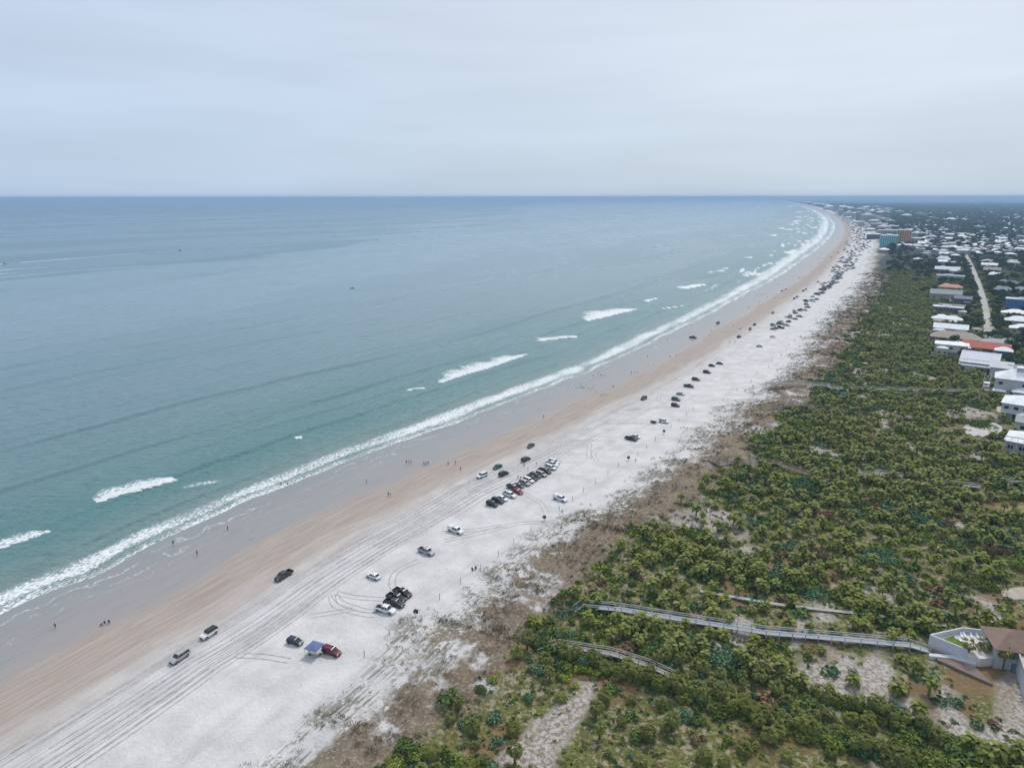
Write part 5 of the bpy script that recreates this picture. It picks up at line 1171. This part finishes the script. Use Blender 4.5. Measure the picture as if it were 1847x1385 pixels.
# the dense far row and the scattered far drivers: single meshes
rc_ = random.Random(3)
s_row0 = su1(*g(1399, 600))[0]; s = s_row0; n_ind = 0; FC = []; stuffc = []
cols = ['black']*4+['charcoal']*5+['white']*4+['silver']*4+['navy', 'navy', 'maroon', 'bronze', 'green', 'blue', 'red']
sizes_ = {'black': 'black', 'charcoal': 'dark grey', 'white': 'white', 'silver': 'silver', 'navy': 'dark blue', 'maroon': 'maroon', 'bronze': 'bronze', 'green': 'green', 'blue': 'blue', 'red': 'red'}
KN = dict(sedan='sedan', hatch='hatchback', suv='suv', jeep='off-roader', pickup='pickup')
gap = 0
while s < 4200+s_row0:
    d = s-s_row0
    if d < 700: s += rc_.uniform(3.0, 4.6) if rc_.random() > .10 else rc_.uniform(9, 22)
    else: s += rc_.uniform(4, 9)
    u = rc_.gauss(70, 3.0)+(rc_.choice((-9, 0, 0, 9)) if d > 500 else 0)+(rc_.choice((-14, 12, 0)) if d > 900 else 0)
    x, y, az = at(s, u); x, y, az = float(x[0]), float(y[0]), float(az[0])
    hd = az+math.pi/2*rc_.choice((1, 1, 1, -1))+rad(rc_.gauss(0, 7)); FC.append((x, y, float(zg(s, u)), math.pi/2-hd, rc_.choice(['suv', 'suv', 'pickup', 'pickup', 'sedan', 'hatch', 'jeep']), rc_.choice(cols), d, 'row'))
for px, py in ((1418, 521+3), (1411, 527), (1438, 538), (1433, 541), (1449, 527), (1454, 524), (1481, 514), (1476, 511), (1505, 485), (1497, 499), (1518, 472), (1523, 471), (1510, 475), (1500, 492), (1530, 455), (1524, 450), (1512, 458), (1535, 440), (1500, 466)):
    x, y, z = gp(px, py); s0, _ = su1(x, y); az = float(at(s0, 0)[2][0])
    FC.append((x, y, z, math.pi/2-az-math.pi*rc_.choice((0, 1)), rc_.choice(['suv', 'pickup', 'sedan']), rc_.choice(['black', 'black', 'charcoal', 'bronze', 'white']), s0-s_row0, 'lane'))
FC.sort(key=lambda c: c[6]); one = FC[:240]; many = FC[240:]
for x, y, z, rz, k, c, d, w in one:
    where = ('at the start of the dense far row' if d < 90 else 'early in the dense far row' if d < 220 else 'halfway up the dense far row' if d < 420 else 'near the dark dune patch in the far row' if d < 620 else 'towards the towers in the far row') if w == 'row' else 'driving on the sand left of the dense far row'
    tag(link('parked_car' if w == 'row' else 'driving_car', single_mesh(k, c), None, (x, y, z+.03), rz), 'small %s %s %s' % (sizes_[c], KN[k], where), 'pickup truck' if k == 'pickup' else 'car', '%s %ss %s' % (sizes_[c], KN[k], where))
V_, T_, MI_, mts, off = [], [], [], [], 0
for x, y, z, rz, k, c, d, w in many:
    me = single_mesh(k, c); ids = []
    for m in me.materials:
        if m not in mts: mts.append(m)
        ids.append(mts.index(m))
    me.calc_loop_triangles(); co = np.array([v.co for v in me.vertices]); cz, sz = math.cos(rz), math.sin(rz)
    V_.append(np.stack([co[:, 0]*cz-co[:, 1]*sz+x, co[:, 0]*sz+co[:, 1]*cz+y, co[:, 2]+z], -1))
    T_.append(np.array([t.vertices[:] for t in me.loop_triangles])+off); MI_.append(np.array([ids[t.material_index] for t in me.loop_triangles])); off += len(co)
tag(link('distant_cars', mesh_np('distant_cars', np.concatenate(V_), np.concatenate(T_), mts, np.concatenate(MI_))), 'crowd of cars on the farthest beach towards the bend', 'cars', None, 'stuff')
# road cars
for px, py, c, lb in ((1776, 580, 'white', 'white car on the straight road near its near end'), (1785, 578, 'silver', 'silver car parked beside the straight road')):
    x, y = g(px, py, 4); put = thing('car', lb, 'car', (x, y, 3.97), math.pi/2-math.atan2(x, y))
    for nm, me in car_parts('sedan', c): link(nm, me, put)

# ------------------------------------------------------------------ canopy, gear, posts, bins
M_BLUEC = M('blue canopy cloth', (.13, .17, .30), .8, .2); M_ALU = M('metal pole', (.3, .3, .31), .5, .4); M_POSTW = M('post wood', (.14, .12, .10), .9, .1)
x, y, z = gp(567, 1178); o = thing('canopy', 'blue pop up canopy set up behind the maroon suv', 'canopy', (x, y, z), rad(-24))
b = MB(); q_ = 1.65; b.add([(-q_, -q_, 2.2), (q_, -q_, 2.2), (q_, q_, 2.2), (-q_, q_, 2.2), (0, 0, 2.85), (-q_, -q_, 2.0), (q_, -q_, 2.0), (q_, q_, 2.0), (-q_, q_, 2.0)], [(0, 1, 4), (1, 2, 4), (2, 3, 4), (3, 0, 4), (5, 6, 1, 0), (6, 7, 2, 1), (7, 8, 3, 2), (8, 5, 0, 3)]); b.build('cloth', M_BLUEC, o)
for sx in (-1, 1):
    for sy in (-1, 1): b = MB(); b.tube([(sx*q_*.96, sy*q_*.96, 0), (sx*q_*.96, sy*q_*.96, 2.2)], [.04]*2, 5); b.build('leg', M_ALU, o)
def beach_chair(px, py, col, label, rz=0., grp=None):
    x, y, z = gp(px, py); o = thing('beach_chair', label, 'chair', (x, y, z), rz, grp); m = M('chair cloth '+col, PAINT.get(col, (.2, .3, .27)), .8)
    b = MB(); b.box(-.28, .28, -.28, .25, .30, .34); b.build('seat', m, o); b = MB(); b.hexa([(-.28, .25, .3), (.28, .25, .3), (.28, .29, .3), (-.28, .29, .3), (-.28, .5, .85), (.28, .5, .85), (.28, .54, .85), (-.28, .54, .85)]); b.build('backrest', m, o)
    for sx in (-.26, .26):
        for sy in (-.25, .24): b = MB(); b.tube([(sx, sy, 0), (sx, sy, .31)], [.02]*2, 5); b.build('leg', M_ALU, o)
beach_chair(558, 1181, 'green', 'green camping chair at the left side of the blue canopy', 2.2); beach_chair(571, 1183, 'silver', 'pale camping chair in front of the blue canopy', 2.8); beach_chair(577, 1180, 'green', 'green camping chair between the canopy and the maroon suv', 3.)
beach_chair(852, 1029, 'navy', 'left of two dark chairs in the sand near the sixth post', .6); beach_chair(857, 1027, 'navy', 'right of two dark chairs in the sand near the sixth post', 0.)
x, y, z = gp(563, 1176); o = thing('folding_table', 'pale folding table under the blue canopy', 'table', (x, y, z), rad(-24)); b = MB(); b.box(-.9, .9, -.4, .4, .7, .75); b.build('tabletop', M('pale table', (.55, .6, .58), .6), o)
for sx in (-.8, .8):
    for sy in (-.3, .3): b = MB(); b.tube([(sx, sy, 0), (sx, sy, .7)], [.025]*2, 5); b.build('leg', M_ALU, o)
x, y, z = gp(1179, 764); o = thing('utility_trailer', 'small dark trailer standing behind the white suv with gear', 'trailer', (x, y, z), rad(-30))
b = MB(); b.box(-1.4, 1.2, -.7, .7, .5, .62); b.box(-1.4, 1.2, -.7, -.64, .62, .95); b.box(-1.4, 1.2, .64, .7, .62, .95); b.beam((1.2, 0, .5), (2.4, 0, .45), .1, .1); b.build('bed', M_BK, o)
for sy in (-.85, .85): b = MB(); b.tube([(-.1, sy-.08, .32), (-.1, sy+.08, .32)], [.32]*2, 10); b.build('wheel', M_TYRE, o)
POSTS = [(656, 1184), (701, 1146), (748, 1112), (792, 1081), (830, 1052), (866, 1028), (898, 1004), (926, 981), (957, 959), (983, 939), (1008, 921), (1032, 904), (1052, 888), (1074, 873), (1096, 858), (1115, 843), (1150, 822), (1166, 809), (1182, 796), (1196, 783), (1210, 772), (1224, 762), (1238, 750), (1250, 741)]
BINS = {748: 'lowest', 983: 'second', 1133: 'third', 1196: 'fourth'}
def post(x, y, z, lb, grp=None):
    b = MB(); b.tube([(0, 0, -.4), (0, 0, 1.9)], [.085, .075], 6); o = b.build('marker_post', M_POSTW, None, (x, y, z)); tag(o, lb, 'post', grp)
for i_, (px, py) in enumerate(POSTS):
    if px in BINS: continue
    x, y, z = gp(px, py); nth = ['nearest', 'second', '', 'third', 'fourth', 'fifth', 'sixth', 'seventh', 'eighth', '', 'ninth', 'tenth'][i_] if i_ < 12 else ''
    post(x, y, z, ('%s wooden marker post in the line at the dune foot' % nth) if nth else 'thin wooden marker post %s' % ('between the lone capped pickup and the railed boardwalk' if i_ < 16 else 'seaward of the railed boardwalk' if i_ < 20 else 'seaward of the low dune walkway'), 'marker posts along the dune foot')
s_p = su1(*g(1250, 741))[0]
for k in range(48):
    s_p += 19.5; x, y, _ = at(s_p, 92+rc_.uniform(-1.5, 1.5)); post(float(x[0]), float(y[0]), gz(float(x[0]), float(y[0])), 'thin distant marker post in the line along the far dune foot', 'distant marker posts')
for px, py, nm in ((749, 1110, 'lowest'), (981, 939, 'second'), (1133, 831, 'third'), (1197, 783, 'highest')):
    x, y, z = gp(px, py); o = thing('litter_bin', '%s of the dark litter barrels hung on posts along the dune foot' % nm, 'litter bin', (x, y, z), 0, 'litter barrels on posts')
    b = MB(); b.tube([(0, 0, -.3), (0, 0, 2.1)], [.06, .06], 6); b.build('post', M_POSTW, o)
    b = MB(); b.tube([(.32, 0, .8), (.32, 0, 1.25), (.32, 0, 1.7)], [.27, .31, .29], 12); b.build('barrel', M_BK, o)
    b = MB(); b.tube([(-.34, .0, .9), (-.34, .0, 1.7)], [.25, .29], 12); b.build('barrel', M('green barrel', (.02, .06, .04), .6), o)
    b = MB(); b.box(-.25, .25, -.02, .02, 1.75, 2.1); b.build('sign', M_ALU, o)

# ------------------------------------------------------------------ tyre tracks: shallow ruts pressed in the sand
TRK = MB()
def rut(P_, w=.28, dz=.035):
    n = len(P_); P_ = np.array(P_, float); D = np.vstack([P_[1:2]-P_[:1], P_[2:]-P_[:-2], P_[-1:]-P_[-2:-1]]); D /= np.linalg.norm(D, axis=1)[:, None]+1e-9
    sv_ = np.stack([D[:, 1], -D[:, 0]], -1)*w/2; Q2 = np.stack([P_-sv_, P_+sv_], 1).reshape(-1, 2); a_, b_ = su(Q2[:, 0], Q2[:, 1])
    V = [tuple(v) for v in np.stack([Q2[:, 0], Q2[:, 1], zg(a_, b_)+dz], -1)]
    TRK.add(V, [(2*i, 2*i+1, 2*i+3, 2*i+2) for i in range(n-1)])
def spl(pix, step=1.6):
    p = np.array([gp(*q)[:2] for q in pix]); 
    if len(p) > 2: p = catmull(p, 8)
    out = [p[0]]
    for q in p[1:]:
        if np.linalg.norm(q-out[-1]) > step: out.append(q)
    return out
def pair(pix, gap_=1.7, **k):
    c = spl(pix); L = []; R_ = []
    for i in range(len(c)):
        d = c[min(i+1, len(c)-1)]-c[max(i-1, 0)]; d = d/(np.linalg.norm(d)+1e-9); nn = np.array((d[1], -d[0]))*gap_/2; L.append(c[i]+nn); R_.append(c[i]-nn)
    rut(L, **k); rut(R_, **k)
pair([(597, 1072), (603, 1090), (625, 1100), (650, 1106), (682, 1110)]); pair([(604, 1068), (640, 1076), (690, 1080)]); pair([(601, 1070), (612, 1084), (640, 1095), (665, 1101), (700, 1098)])
pair([(755, 1010), (715, 1030), (706, 1050), (712, 1068)]); pair([(905, 948), (860, 955), (815, 958), (790, 960)]); pair([(1000, 940), (930, 945), (870, 960), (800, 975)])
pair([(420, 1180), (470, 1182), (520, 1190)]); pair([(560, 1110), (610, 1102), (640, 1097)]); pair([(1062, 828), (1062, 810), (1064, 800)]); pair([(1075, 830), (1070, 818), (1085, 806)]); pair([(860, 862), (878, 866), (890, 868)]); pair([(842, 875), (850, 884), (880, 886)])
pair([(1008, 835), (1002, 822), (1012, 815)]); pair([(935, 885), (955, 895), (975, 908), (985, 925)]); pair([(1200, 735), (1188, 720), (1192, 708)]); pair([(990, 800), (1040, 795), (1110, 796)]); pair([(1090, 765), (1140, 764), (1180, 766)]); pair([(1120, 740), (1170, 738), (1205, 736)])
for k in range(15):
    s0 = rc_.uniform(20, 420); L_ = rc_.uniform(60, 330); u0 = rc_.uniform(51, 68); ph = rc_.uniform(0, 6)
    ss_ = np.arange(s0, s0+L_, 2.5); a_, b_, _ = at(ss_, u0+.8*np.sin(ss_/40+ph)); rut(list(zip(a_, b_)), .26)
    a_, b_, _ = at(ss_, u0+1.7+.8*np.sin(ss_/40+ph)); rut(list(zip(a_, b_)), .26)
t = NT('pressed sand rut'); n_ = t.noise(t.pos(), .8, 4, .6)
MR = t.fin(t.mix(t.ss(n_, .35, .65), (.30, .285, .28), (.46, .45, .455)), .9, .1)
o = TRK.build('tyre_ruts', MR); tag(o, kind='structure')

# ------------------------------------------------------------------ people
def person_mesh(pose, top, bottom, skin, h=1.72):
    me = bpy.data.meshes.new('person'); V = []; E_ = []; Rr = []
    def add(p, r, par=None):
        V.append(p); Rr.append(r)
        if par is not None: E_.append((par, len(V)-1))
        return len(V)-1
    k = h/1.72; st = .30 if pose == 'walk' else .07; sit = pose == 'sit'; zp = .5 if sit else .93
    pel = add((0, 0, zp), .135); w_ = add((0, .0, zp+.17), .12, pel); ch = add((0, .01, zp+.40), .155, w_); nk = add((0, .01, zp+.53), .062, ch); hd = add((0, -.01, zp+.64), .088, nk); add((0, -.01, zp+.76), .082, hd)
    for s_ in (-1, 1):
        hp = add((s_*.10, 0, zp-.07), .10, pel)
        if sit: kn = add((s_*.12, -.40, zp-.02), .065, hp); an = add((s_*.13, -.55, .08), .042, kn); add((s_*.13, -.72, .04), .036, an)
        else: kn = add((s_*.11, -s_*st*.45-.02, .50), .065, hp); an = add((s_*.11, -s_*st*1.0+.03, .08), .042, kn); add((s_*.12, -s_*st*1.0-.15, .03), .036, an)
        sh = add((s_*.19, .01, zp+.45), .062, ch); el = add((s_*.26, s_*st*.5+.03, zp+.19), .045, sh); wr = add((s_*.25, s_*st*.9-.07, zp-.02), .031, el); pa = add((s_*.25, s_*st*1.0-.09, zp-.10), .034, wr)
        for f in range(4): a = add((s_*.25, s_*st-.115+f*.02, zp-.15), .010, pa); add((s_*.245, s_*st-.12+f*.02, zp-.185+.01*abs(f-1.5)), .008, a)
        a = add((s_*.235, s_*st-.14, zp-.11), .010, pa); add((s_*.23, s_*st-.155, zp-.14), .009, a)
    me.from_pydata([(x*k, y*k, z*k) for x, y, z in V], E_, []); o = bpy.data.objects.new('person_rig', me); C.objects.link(o)
    md = o.modifiers.new('s', 'SKIN'); sv_ = me.skin_vertices[0].data
    for i, r in enumerate(Rr): sv_[i].radius = (r*k, r*k)
    sv_[0].use_root = True; ss = o.modifiers.new('u', 'SUBSURF'); ss.levels = 1; ss.render_levels = 1
    bpy.context.view_layer.update(); dg = bpy.context.evaluated_depsgraph_get(); ev = bpy.data.meshes.new_from_object(o.evaluated_get(dg)); bpy.data.objects.remove(o)
    ev.materials.clear()
    for m in (skin, top, bottom, M_HAIR): ev.materials.append(m)
    for p in ev.polygons:
        c = p.center/k; z = c.z
        mi = 3 if (z > zp+.74 or (z > zp+.60 and c.y > .01)) else 1 if (zp+.03 < z < zp+.53 and abs(c.x) < .27) else 2 if ((.46 if not sit else .3) < z <= zp+.04 and abs(c.x) < .225) else 0
        p.material_index = mi; p.use_smooth = True
    ev.name = 'person'; return ev
M_HAIR = M('dark hair', (.03, .02, .015), .8); SK = [M('skin light', (.42, .25, .18), .6), M('skin tanned', (.25, .14, .09), .6)]
CLO = [('black', (.015, .015, .018)), ('navy', (.02, .03, .08)), ('red', (.35, .03, .03)), ('white', (.65, .65, .65)), ('grey', (.15, .15, .16)), ('teal', (.04, .20, .22))]
PMs = []
for i, (pose, a, c) in enumerate((('stand', 0, 0), ('walk', 4, 1), ('walk', 3, 0), ('stand', 2, 4), ('sit', 1, 0), ('walk', 5, 4), ('stand', 1, 3))):
    PMs.append((pose, CLO[a][0], CLO[c][0], person_mesh(pose, M('cloth '+CLO[a][0], CLO[a][1], .85), M('cloth '+CLO[c][0], CLO[c][1], .85), SK[i % 2], 1.76 if i % 2 else 1.68)))
def person(px, py, v, label, grp=None, rz=None, sc_=1.0):
    x, y, z = gp(px, py); pose, a, c, me = PMs[v]; z = max(z, 0.0 if su1(x, y)[1] < 0 else z)
    o = link('person', me, None, (x, y, z-.0), random.uniform(0, 6.28) if rz is None else rz); o.scale = (sc_,)*3
    tag(o, label, 'person', grp)
WHO = [(99, 1131, 0, 'person in dark clothes standing alone on wet sand at the far left'), (188, 1124, 4, 'left of two seated people on the lower wet sand'), (196, 1122, 4, 'right of two seated people on the lower wet sand'),
 (312, 981, 0, 'person standing in the last shallow foam below the breaker'), (355, 1000, 1, 'person walking on wet sand just below the shallow foam'), (410, 955, 0, 'person standing still on the wet sand above two others'),
 (507, 876, 1, 'left of two people wading in the surf foam'), (519, 876, 6, 'right of two people wading in the surf foam'), (661, 871, 0, 'person alone on wet sand right of the wading pair'), (700, 894, 1, 'left of the pair walking on tan sand'), (704, 894, 2, 'right of the pair walking on tan sand'),
 (733, 836, 0, 'left of three people standing close on wet sand'), (737, 836, 6, 'middle of three people standing close on wet sand'), (741, 836, 0, 'right of three people standing close on wet sand'),
 (764, 838, 4, 'seated person in the small family group on wet sand'), (768, 838, 1, 'left standing person of the small family group'), (772, 838, 3, 'right standing person of the small family group'),
 (808, 839, 5, 'left of two walkers on tan sand right of the family group'), (821, 837, 1, 'right of two walkers on tan sand right of the family group'), (830, 849, 3, 'person in red top below the two tan sand walkers'),
 (980, 754, 1, 'person walking alone on tan sand left of the long row'), (1106, 700, 1, 'person walking alone on tan sand above the middle'), (1070, 680, 0, 'leftmost person in the small group by the wave edge'), (1079, 677, 6, 'second person in the small group by the wave edge'), (1084, 679, 1, 'third person in the small group by the wave edge'), (1091, 680, 4, 'crouching person beside the group by the wave edge'),
 (1139, 675, 1, 'left of three people abreast on tan sand'), (1145, 675, 0, 'middle of three people abreast on tan sand'), (1151, 674, 2, 'right of three people abreast on tan sand'), (1179, 661, 3, 'person with a dog on the tan sand'), (1168, 645, 0, 'person at the seaward side of the tan sand above the dog'),
 (1208, 646, 1, 'left of two strollers on tan sand below the black pickup'), (1220, 644, 1, 'right of two strollers on tan sand below the black pickup'), (1204, 616, 0, 'person standing in the thin swash left of the black pickup'), (1280, 608, 4, 'person sitting near the black pickup on tan sand'), (1283, 600, 1, 'person standing right of the black pickup on tan sand'),
 (945, 842, 1, 'left person on foot between the lane and the parked row'), (952, 848, 0, 'middle person on foot between the lane and the parked row'), (967, 840, 6, 'right person on foot near the white cars of the row'), (934, 864, 0, 'person standing at the rear of the long row'), (939, 866, 1, 'person beside the rear bumpers in the long row'),
 (1146, 834, 1, 'person walking near the third litter barrel'), (1323, 590, 1, 'person alone right of the black suv on tan sand'), (1316, 620, 0, 'left of three people in line on the white sand'), (1326, 620, 1, 'middle of three people in line on the white sand'), (1337, 620, 0, 'right of three people in line on the white sand'),
 (556, 1176, 1, 'person in grey standing left of the blue canopy'), (1174, 762, 4, 'person sitting by the dark trailer'), (1101, 543, 0, 'surfer standing waist deep beyond the large breaker'), (1120, 545, 6, 'second surfer out beyond the large breaker'), (1098, 568, 1, 'surfer in the middle of the large breaker')]
for w_ in WHO: person(*w_)
# far strollers, too small to tell apart
FARP = [(1350, 558), (1352, 558), (1370, 548), (1397, 541), (1385, 539), (1367, 534), (1373, 534), (1376, 534), (1383, 532), (1403, 515), (1406, 515), (1413, 508), (1398, 505), (1429, 501), (1440, 502), (1442, 504), (1444, 502), (1447, 503), (1441, 505), (1445, 498), (1437, 498), (1313, 541), (1322, 541), (1293, 553), (1445, 482), (1474, 469), (1476, 468), (1464, 492)]
for k in range(112):
    t_ = rc_.random()**.8; py = 492-88*t_; sx = np.interp(py, [404, 420, 440, 460, 480, 492], [1512, 1512, 1497, 1480, 1462, 1450]); wd = np.interp(py, [404, 440, 492], [22, 45, 60]); FARP.append((sx+wd*rc_.random()**1.1, py))
for px, py in FARP:
    s0, u0 = su1(*g(px, py, .3))
    where = ('wading in the far shallows' if u0 < 3 else 'on the far wet sand' if u0 < 30 else 'on the far tan sand' if u0 < 50 else 'on the far white sand')+(' below the towers' if py < 450 else ' beside the dense row of cars')
    person(px, py, rc_.choice((0, 1, 2, 5, 6)), 'tiny distant person '+where, 'people '+where)
# dog and birds
def dog(px, py, label):
    x, y, z = gp(px, py); me = bpy.data.meshes.new('dog'); V = [(0, .28, .46), (0, 0, .44), (0, -.25, .47), (0, -.40, .60), (0, -.52, .62), (0, -.64, .58)]; R_ = [.10, .115, .13, .075, .07, .035]; E_ = [(0, 1), (1, 2), (2, 3), (3, 4), (4, 5)]
    V.append((0, .45, .6)); R_.append(.025); E_.append((0, 6))
    for s_ in (-1, 1):
        for y0, kx in ((.26, .06), (-.24, -.03)): n = len(V); V += [(s_*.08, y0, .30), (s_*.08, y0+kx, .16), (s_*.08, y0, .02)]; R_ += [.055, .03, .028]; E_ += [(0 if y0 > 0 else 2, n), (n, n+1), (n+1, n+2)]
        n = len(V); V.append((s_*.06, -.47, .71)); R_.append(.022); E_.append((4, n))
    me.from_pydata(V, E_, []); o = bpy.data.objects.new('dog', me); C.objects.link(o); o.location = (x, y, z); md = o.modifiers.new('s', 'SKIN')
    for i, r in enumerate(R_): me.skin_vertices[0].data[i].radius = (r, r)
    me.skin_vertices[0].data[1].use_root = True; o.modifiers.new('u', 'SUBSURF').levels = 1; me.materials.append(M('dark dog fur', (.03, .022, .015), .9)); tag(o, label, 'dog')
dog(1169, 661, 'dark dog on the tan sand left of its owner'); dog(182, 1126, 'small dark dog beside the two seated people')
MGU = M('gull feathers', (.55, .55, .56), .8); MGD = M('dark bird feathers', (.08, .08, .09), .8)
def bird_mesh(m):
    b = MB(); b.tube([(0, .22, .20), (0, .1, .21), (0, -.06, .22), (0, -.16, .30), (0, -.2, .33), (0, -.27, .32)], [.015, .055, .08, .05, .045, .01], 7); b.tube([(.03, 0, 0), (.03, 0, .17)], [.01]*2, 4); b.tube([(-.03, 0, 0), (-.03, 0, .17)], [.01]*2, 4); return b.mesh('gull', m, True)
BM_ = [bird_mesh(MGU), bird_mesh(MGD)]
for px, py, n, dk_, lb in ((453, 970, 3, 0, 'white gull standing on wet sand right of the lone standing person'), (1052, 700, 22, 1, 'dark shorebird in the flock on the wet sand'), (1088, 714, 6, 1, 'dark shorebird on the tan sand near the lone walker'), (1373, 553, 8, 1, 'dark shorebird in the far flock on tan sand')):
    for k in range(n):
        x, y, z = gp(px+random.gauss(0, 1+n*.5), py+random.gauss(0, .6+n*.12)); o = link('shorebird', BM_[dk_], None, (x, y, z), random.uniform(0, 6)); o.scale = (1.5,)*3; tag(o, lb, 'bird', lb.replace('shorebird', 'shorebirds').replace('gull', 'gulls'))
b = MB(); b.tube([(0, .35, 0), (0, 0, 0), (0, -.3, .02), (0, -.42, .0)], [.03, .09, .07, .015], 7); lift = [(.0, .12, .02), (.45, .05, .2), (.95, .12, .12)]
gull = thing('flying_bird', 'single small dark bird flying in the sky above the horizon', 'bird', (0, 0, 0)); t_ = 100.0; a_ = (1021-923.5)/F; b2 = (692.5-233)/F
gull.location = (a_*t_, (math.cos(P)+b2*math.sin(P))*t_, H+(-math.sin(P)+b2*math.cos(P))*t_); b.build('body', MGD, gull)
for s_ in (-1, 1):
    b = MB(); b.add([(s_*.05, -.12, .03), (s_*.05, .12, .03), (s_*.5, -.14, .2), (s_*.5, .06, .2), (s_*1.0, .1, .12)]+[(s_*.05, -.12, .0), (s_*.05, .12, .0), (s_*.5, -.14, .17), (s_*.5, .06, .17)], [(0, 1, 3, 2), (2, 3, 4), (5, 7, 8, 6), (7, 4, 8), (0, 2, 7, 5), (1, 6, 8, 3), (2, 4, 7), (3, 8, 4)]); b.build('wing', MGD, gull)
gull.scale = (.2,)*3; gull.rotation_euler = (0, 0, .3)

# ------------------------------------------------------------------ boats and their wakes
M_HULL = M('white hull', (.72, .73, .74), .35, .5); M_DK = M('dark boat trim', (.03, .035, .04), .6)
M_WAKE = M('wake foam', (.66, .72, .76), .7, .3, 0, .25, .05)
def boat(px, py, L, az, label, dark=False):
    x, y = g(px, py); o = thing('motor_boat', label, 'boat', (x, y, -.1), math.pi/2-az); hm = M_DK if dark else M_HULL; w = L*.17
    b = MB(); S = [(-.5, .9, .0, .75), (-.2, 1, 0, .75), (.2, .95, .0, .85), (.4, .55, .1, .95), (.5, .05, .45, 1.05)]; k = L/8
    for xx, ww, z0, z1 in S:
        for yy, zz2 in ((-w*ww, z1*k), (-w*ww*.7, z0*k), (0, z0*k-.25*k), (w*ww*.7, z0*k), (w*ww, z1*k)): b.v.append((xx*L, yy, zz2))
    for i in range(4):
        for j in range(4): b.f.append((i*5+j, i*5+j+1, i*5+j+6, i*5+j+5)); b.m.append(0)
        b.f.append((i*5+4, i*5, i*5+5, i*5+9)); b.m.append(0)
    b.f.append((0, 4, 3, 2, 1)); b.m.append(0); b.build('hull', hm, o)
    b = MB(); b.frus((-.12*L, .15*L, -w*.6, w*.6), .8*k, (-.1*L, .06*L, -w*.5, w*.5), 1.9*k); b.build('cabin', M_DK if not dark else M_BK, o)
    b = MB(); b.box(-.16*L, .1*L, -w*.62, w*.62, 1.9*k, 2.0*k); b.build('canopy_top', hm, o)
    b = MB(); b.box(-.56*L, -.5*L, -.25*k, .25*k, -.2*k, 1.2*k); b.build('outboard_motor', M_BK, o)
A_, B_ = np.array(g(8, 474)), np.array(g(325, 450)); az_b = math.atan2(*(B_-A_))
boat(8, 474, 11, az_b+.1, 'white motor boat at the left edge with spray behind it'); boat(325, 450.5, 13, az_b, 'motor boat at the right end of the long white wake')
for px, py, lb in ((605, 426.5, 'small dark boat left of centre on the calm sea'), (680, 433, 'tiny dark boat right of the other near the horizon slicks'), (775, 419, 'rightmost tiny dark boat on the calm sea'), (636, 520, 'small dark boat lying nearest on the open sea')): boat(px, py, 6, 1.2, lb, True)
for q_, w0, w1, nm in (([(38, 471.5), (150, 463), (250, 456), (324, 450.6)], 7, 2.5, 'w'), ([(-10, 475.5), (7, 474.2)], 7, 3.5, 'w'), ([(-5, 486), (40, 482), (85, 481)], 5, 2, 'w'), ([(-5, 492), (30, 490)], 4, 2, 'w')):
    pp = dense(q_, 12, .1); n = len(pp); V = []
    for i in range(n):
        d = pp[min(i+1, n-1)]-pp[max(i-1, 0)]; d = d/np.linalg.norm(d); wv_ = (w0+(w1-w0)*i/n)*(.6+.8*float(vn(i*.7, 3.3, 5)))/2; s2 = np.array((d[1], -d[0]))*wv_
        for k in (-1, 1): V.append((*(pp[i]+s2*k), .12))
    b = MB(); b.add(V, [(2*i, 2*i+1, 2*i+3, 2*i+2) for i in range(n-1)]); tag(b.build('boat_wake', M_WAKE), kind='structure')

# ------------------------------------------------------------------ haze: the air between here and the horizon
t = NT('haze air'); t.n.remove(t.b); out = [n for n in t.n if n.type == 'OUTPUT_MATERIAL'][0]
pv_ = t.node('ShaderNodeVolumePrincipled'); pv_.inputs['Color'].default_value = (.46, .69, .97, 1); pv_.inputs['Density'].default_value = 1.05e-4; pv_.inputs['Anisotropy'].default_value = .15
t.l.new(pv_.outputs[0], out.inputs['Volume'])
b = MB(); b.box(-85000, 85000, -2000, 90000, -9.5, 118); tag(b.build('haze', t.m), kind='stuff')
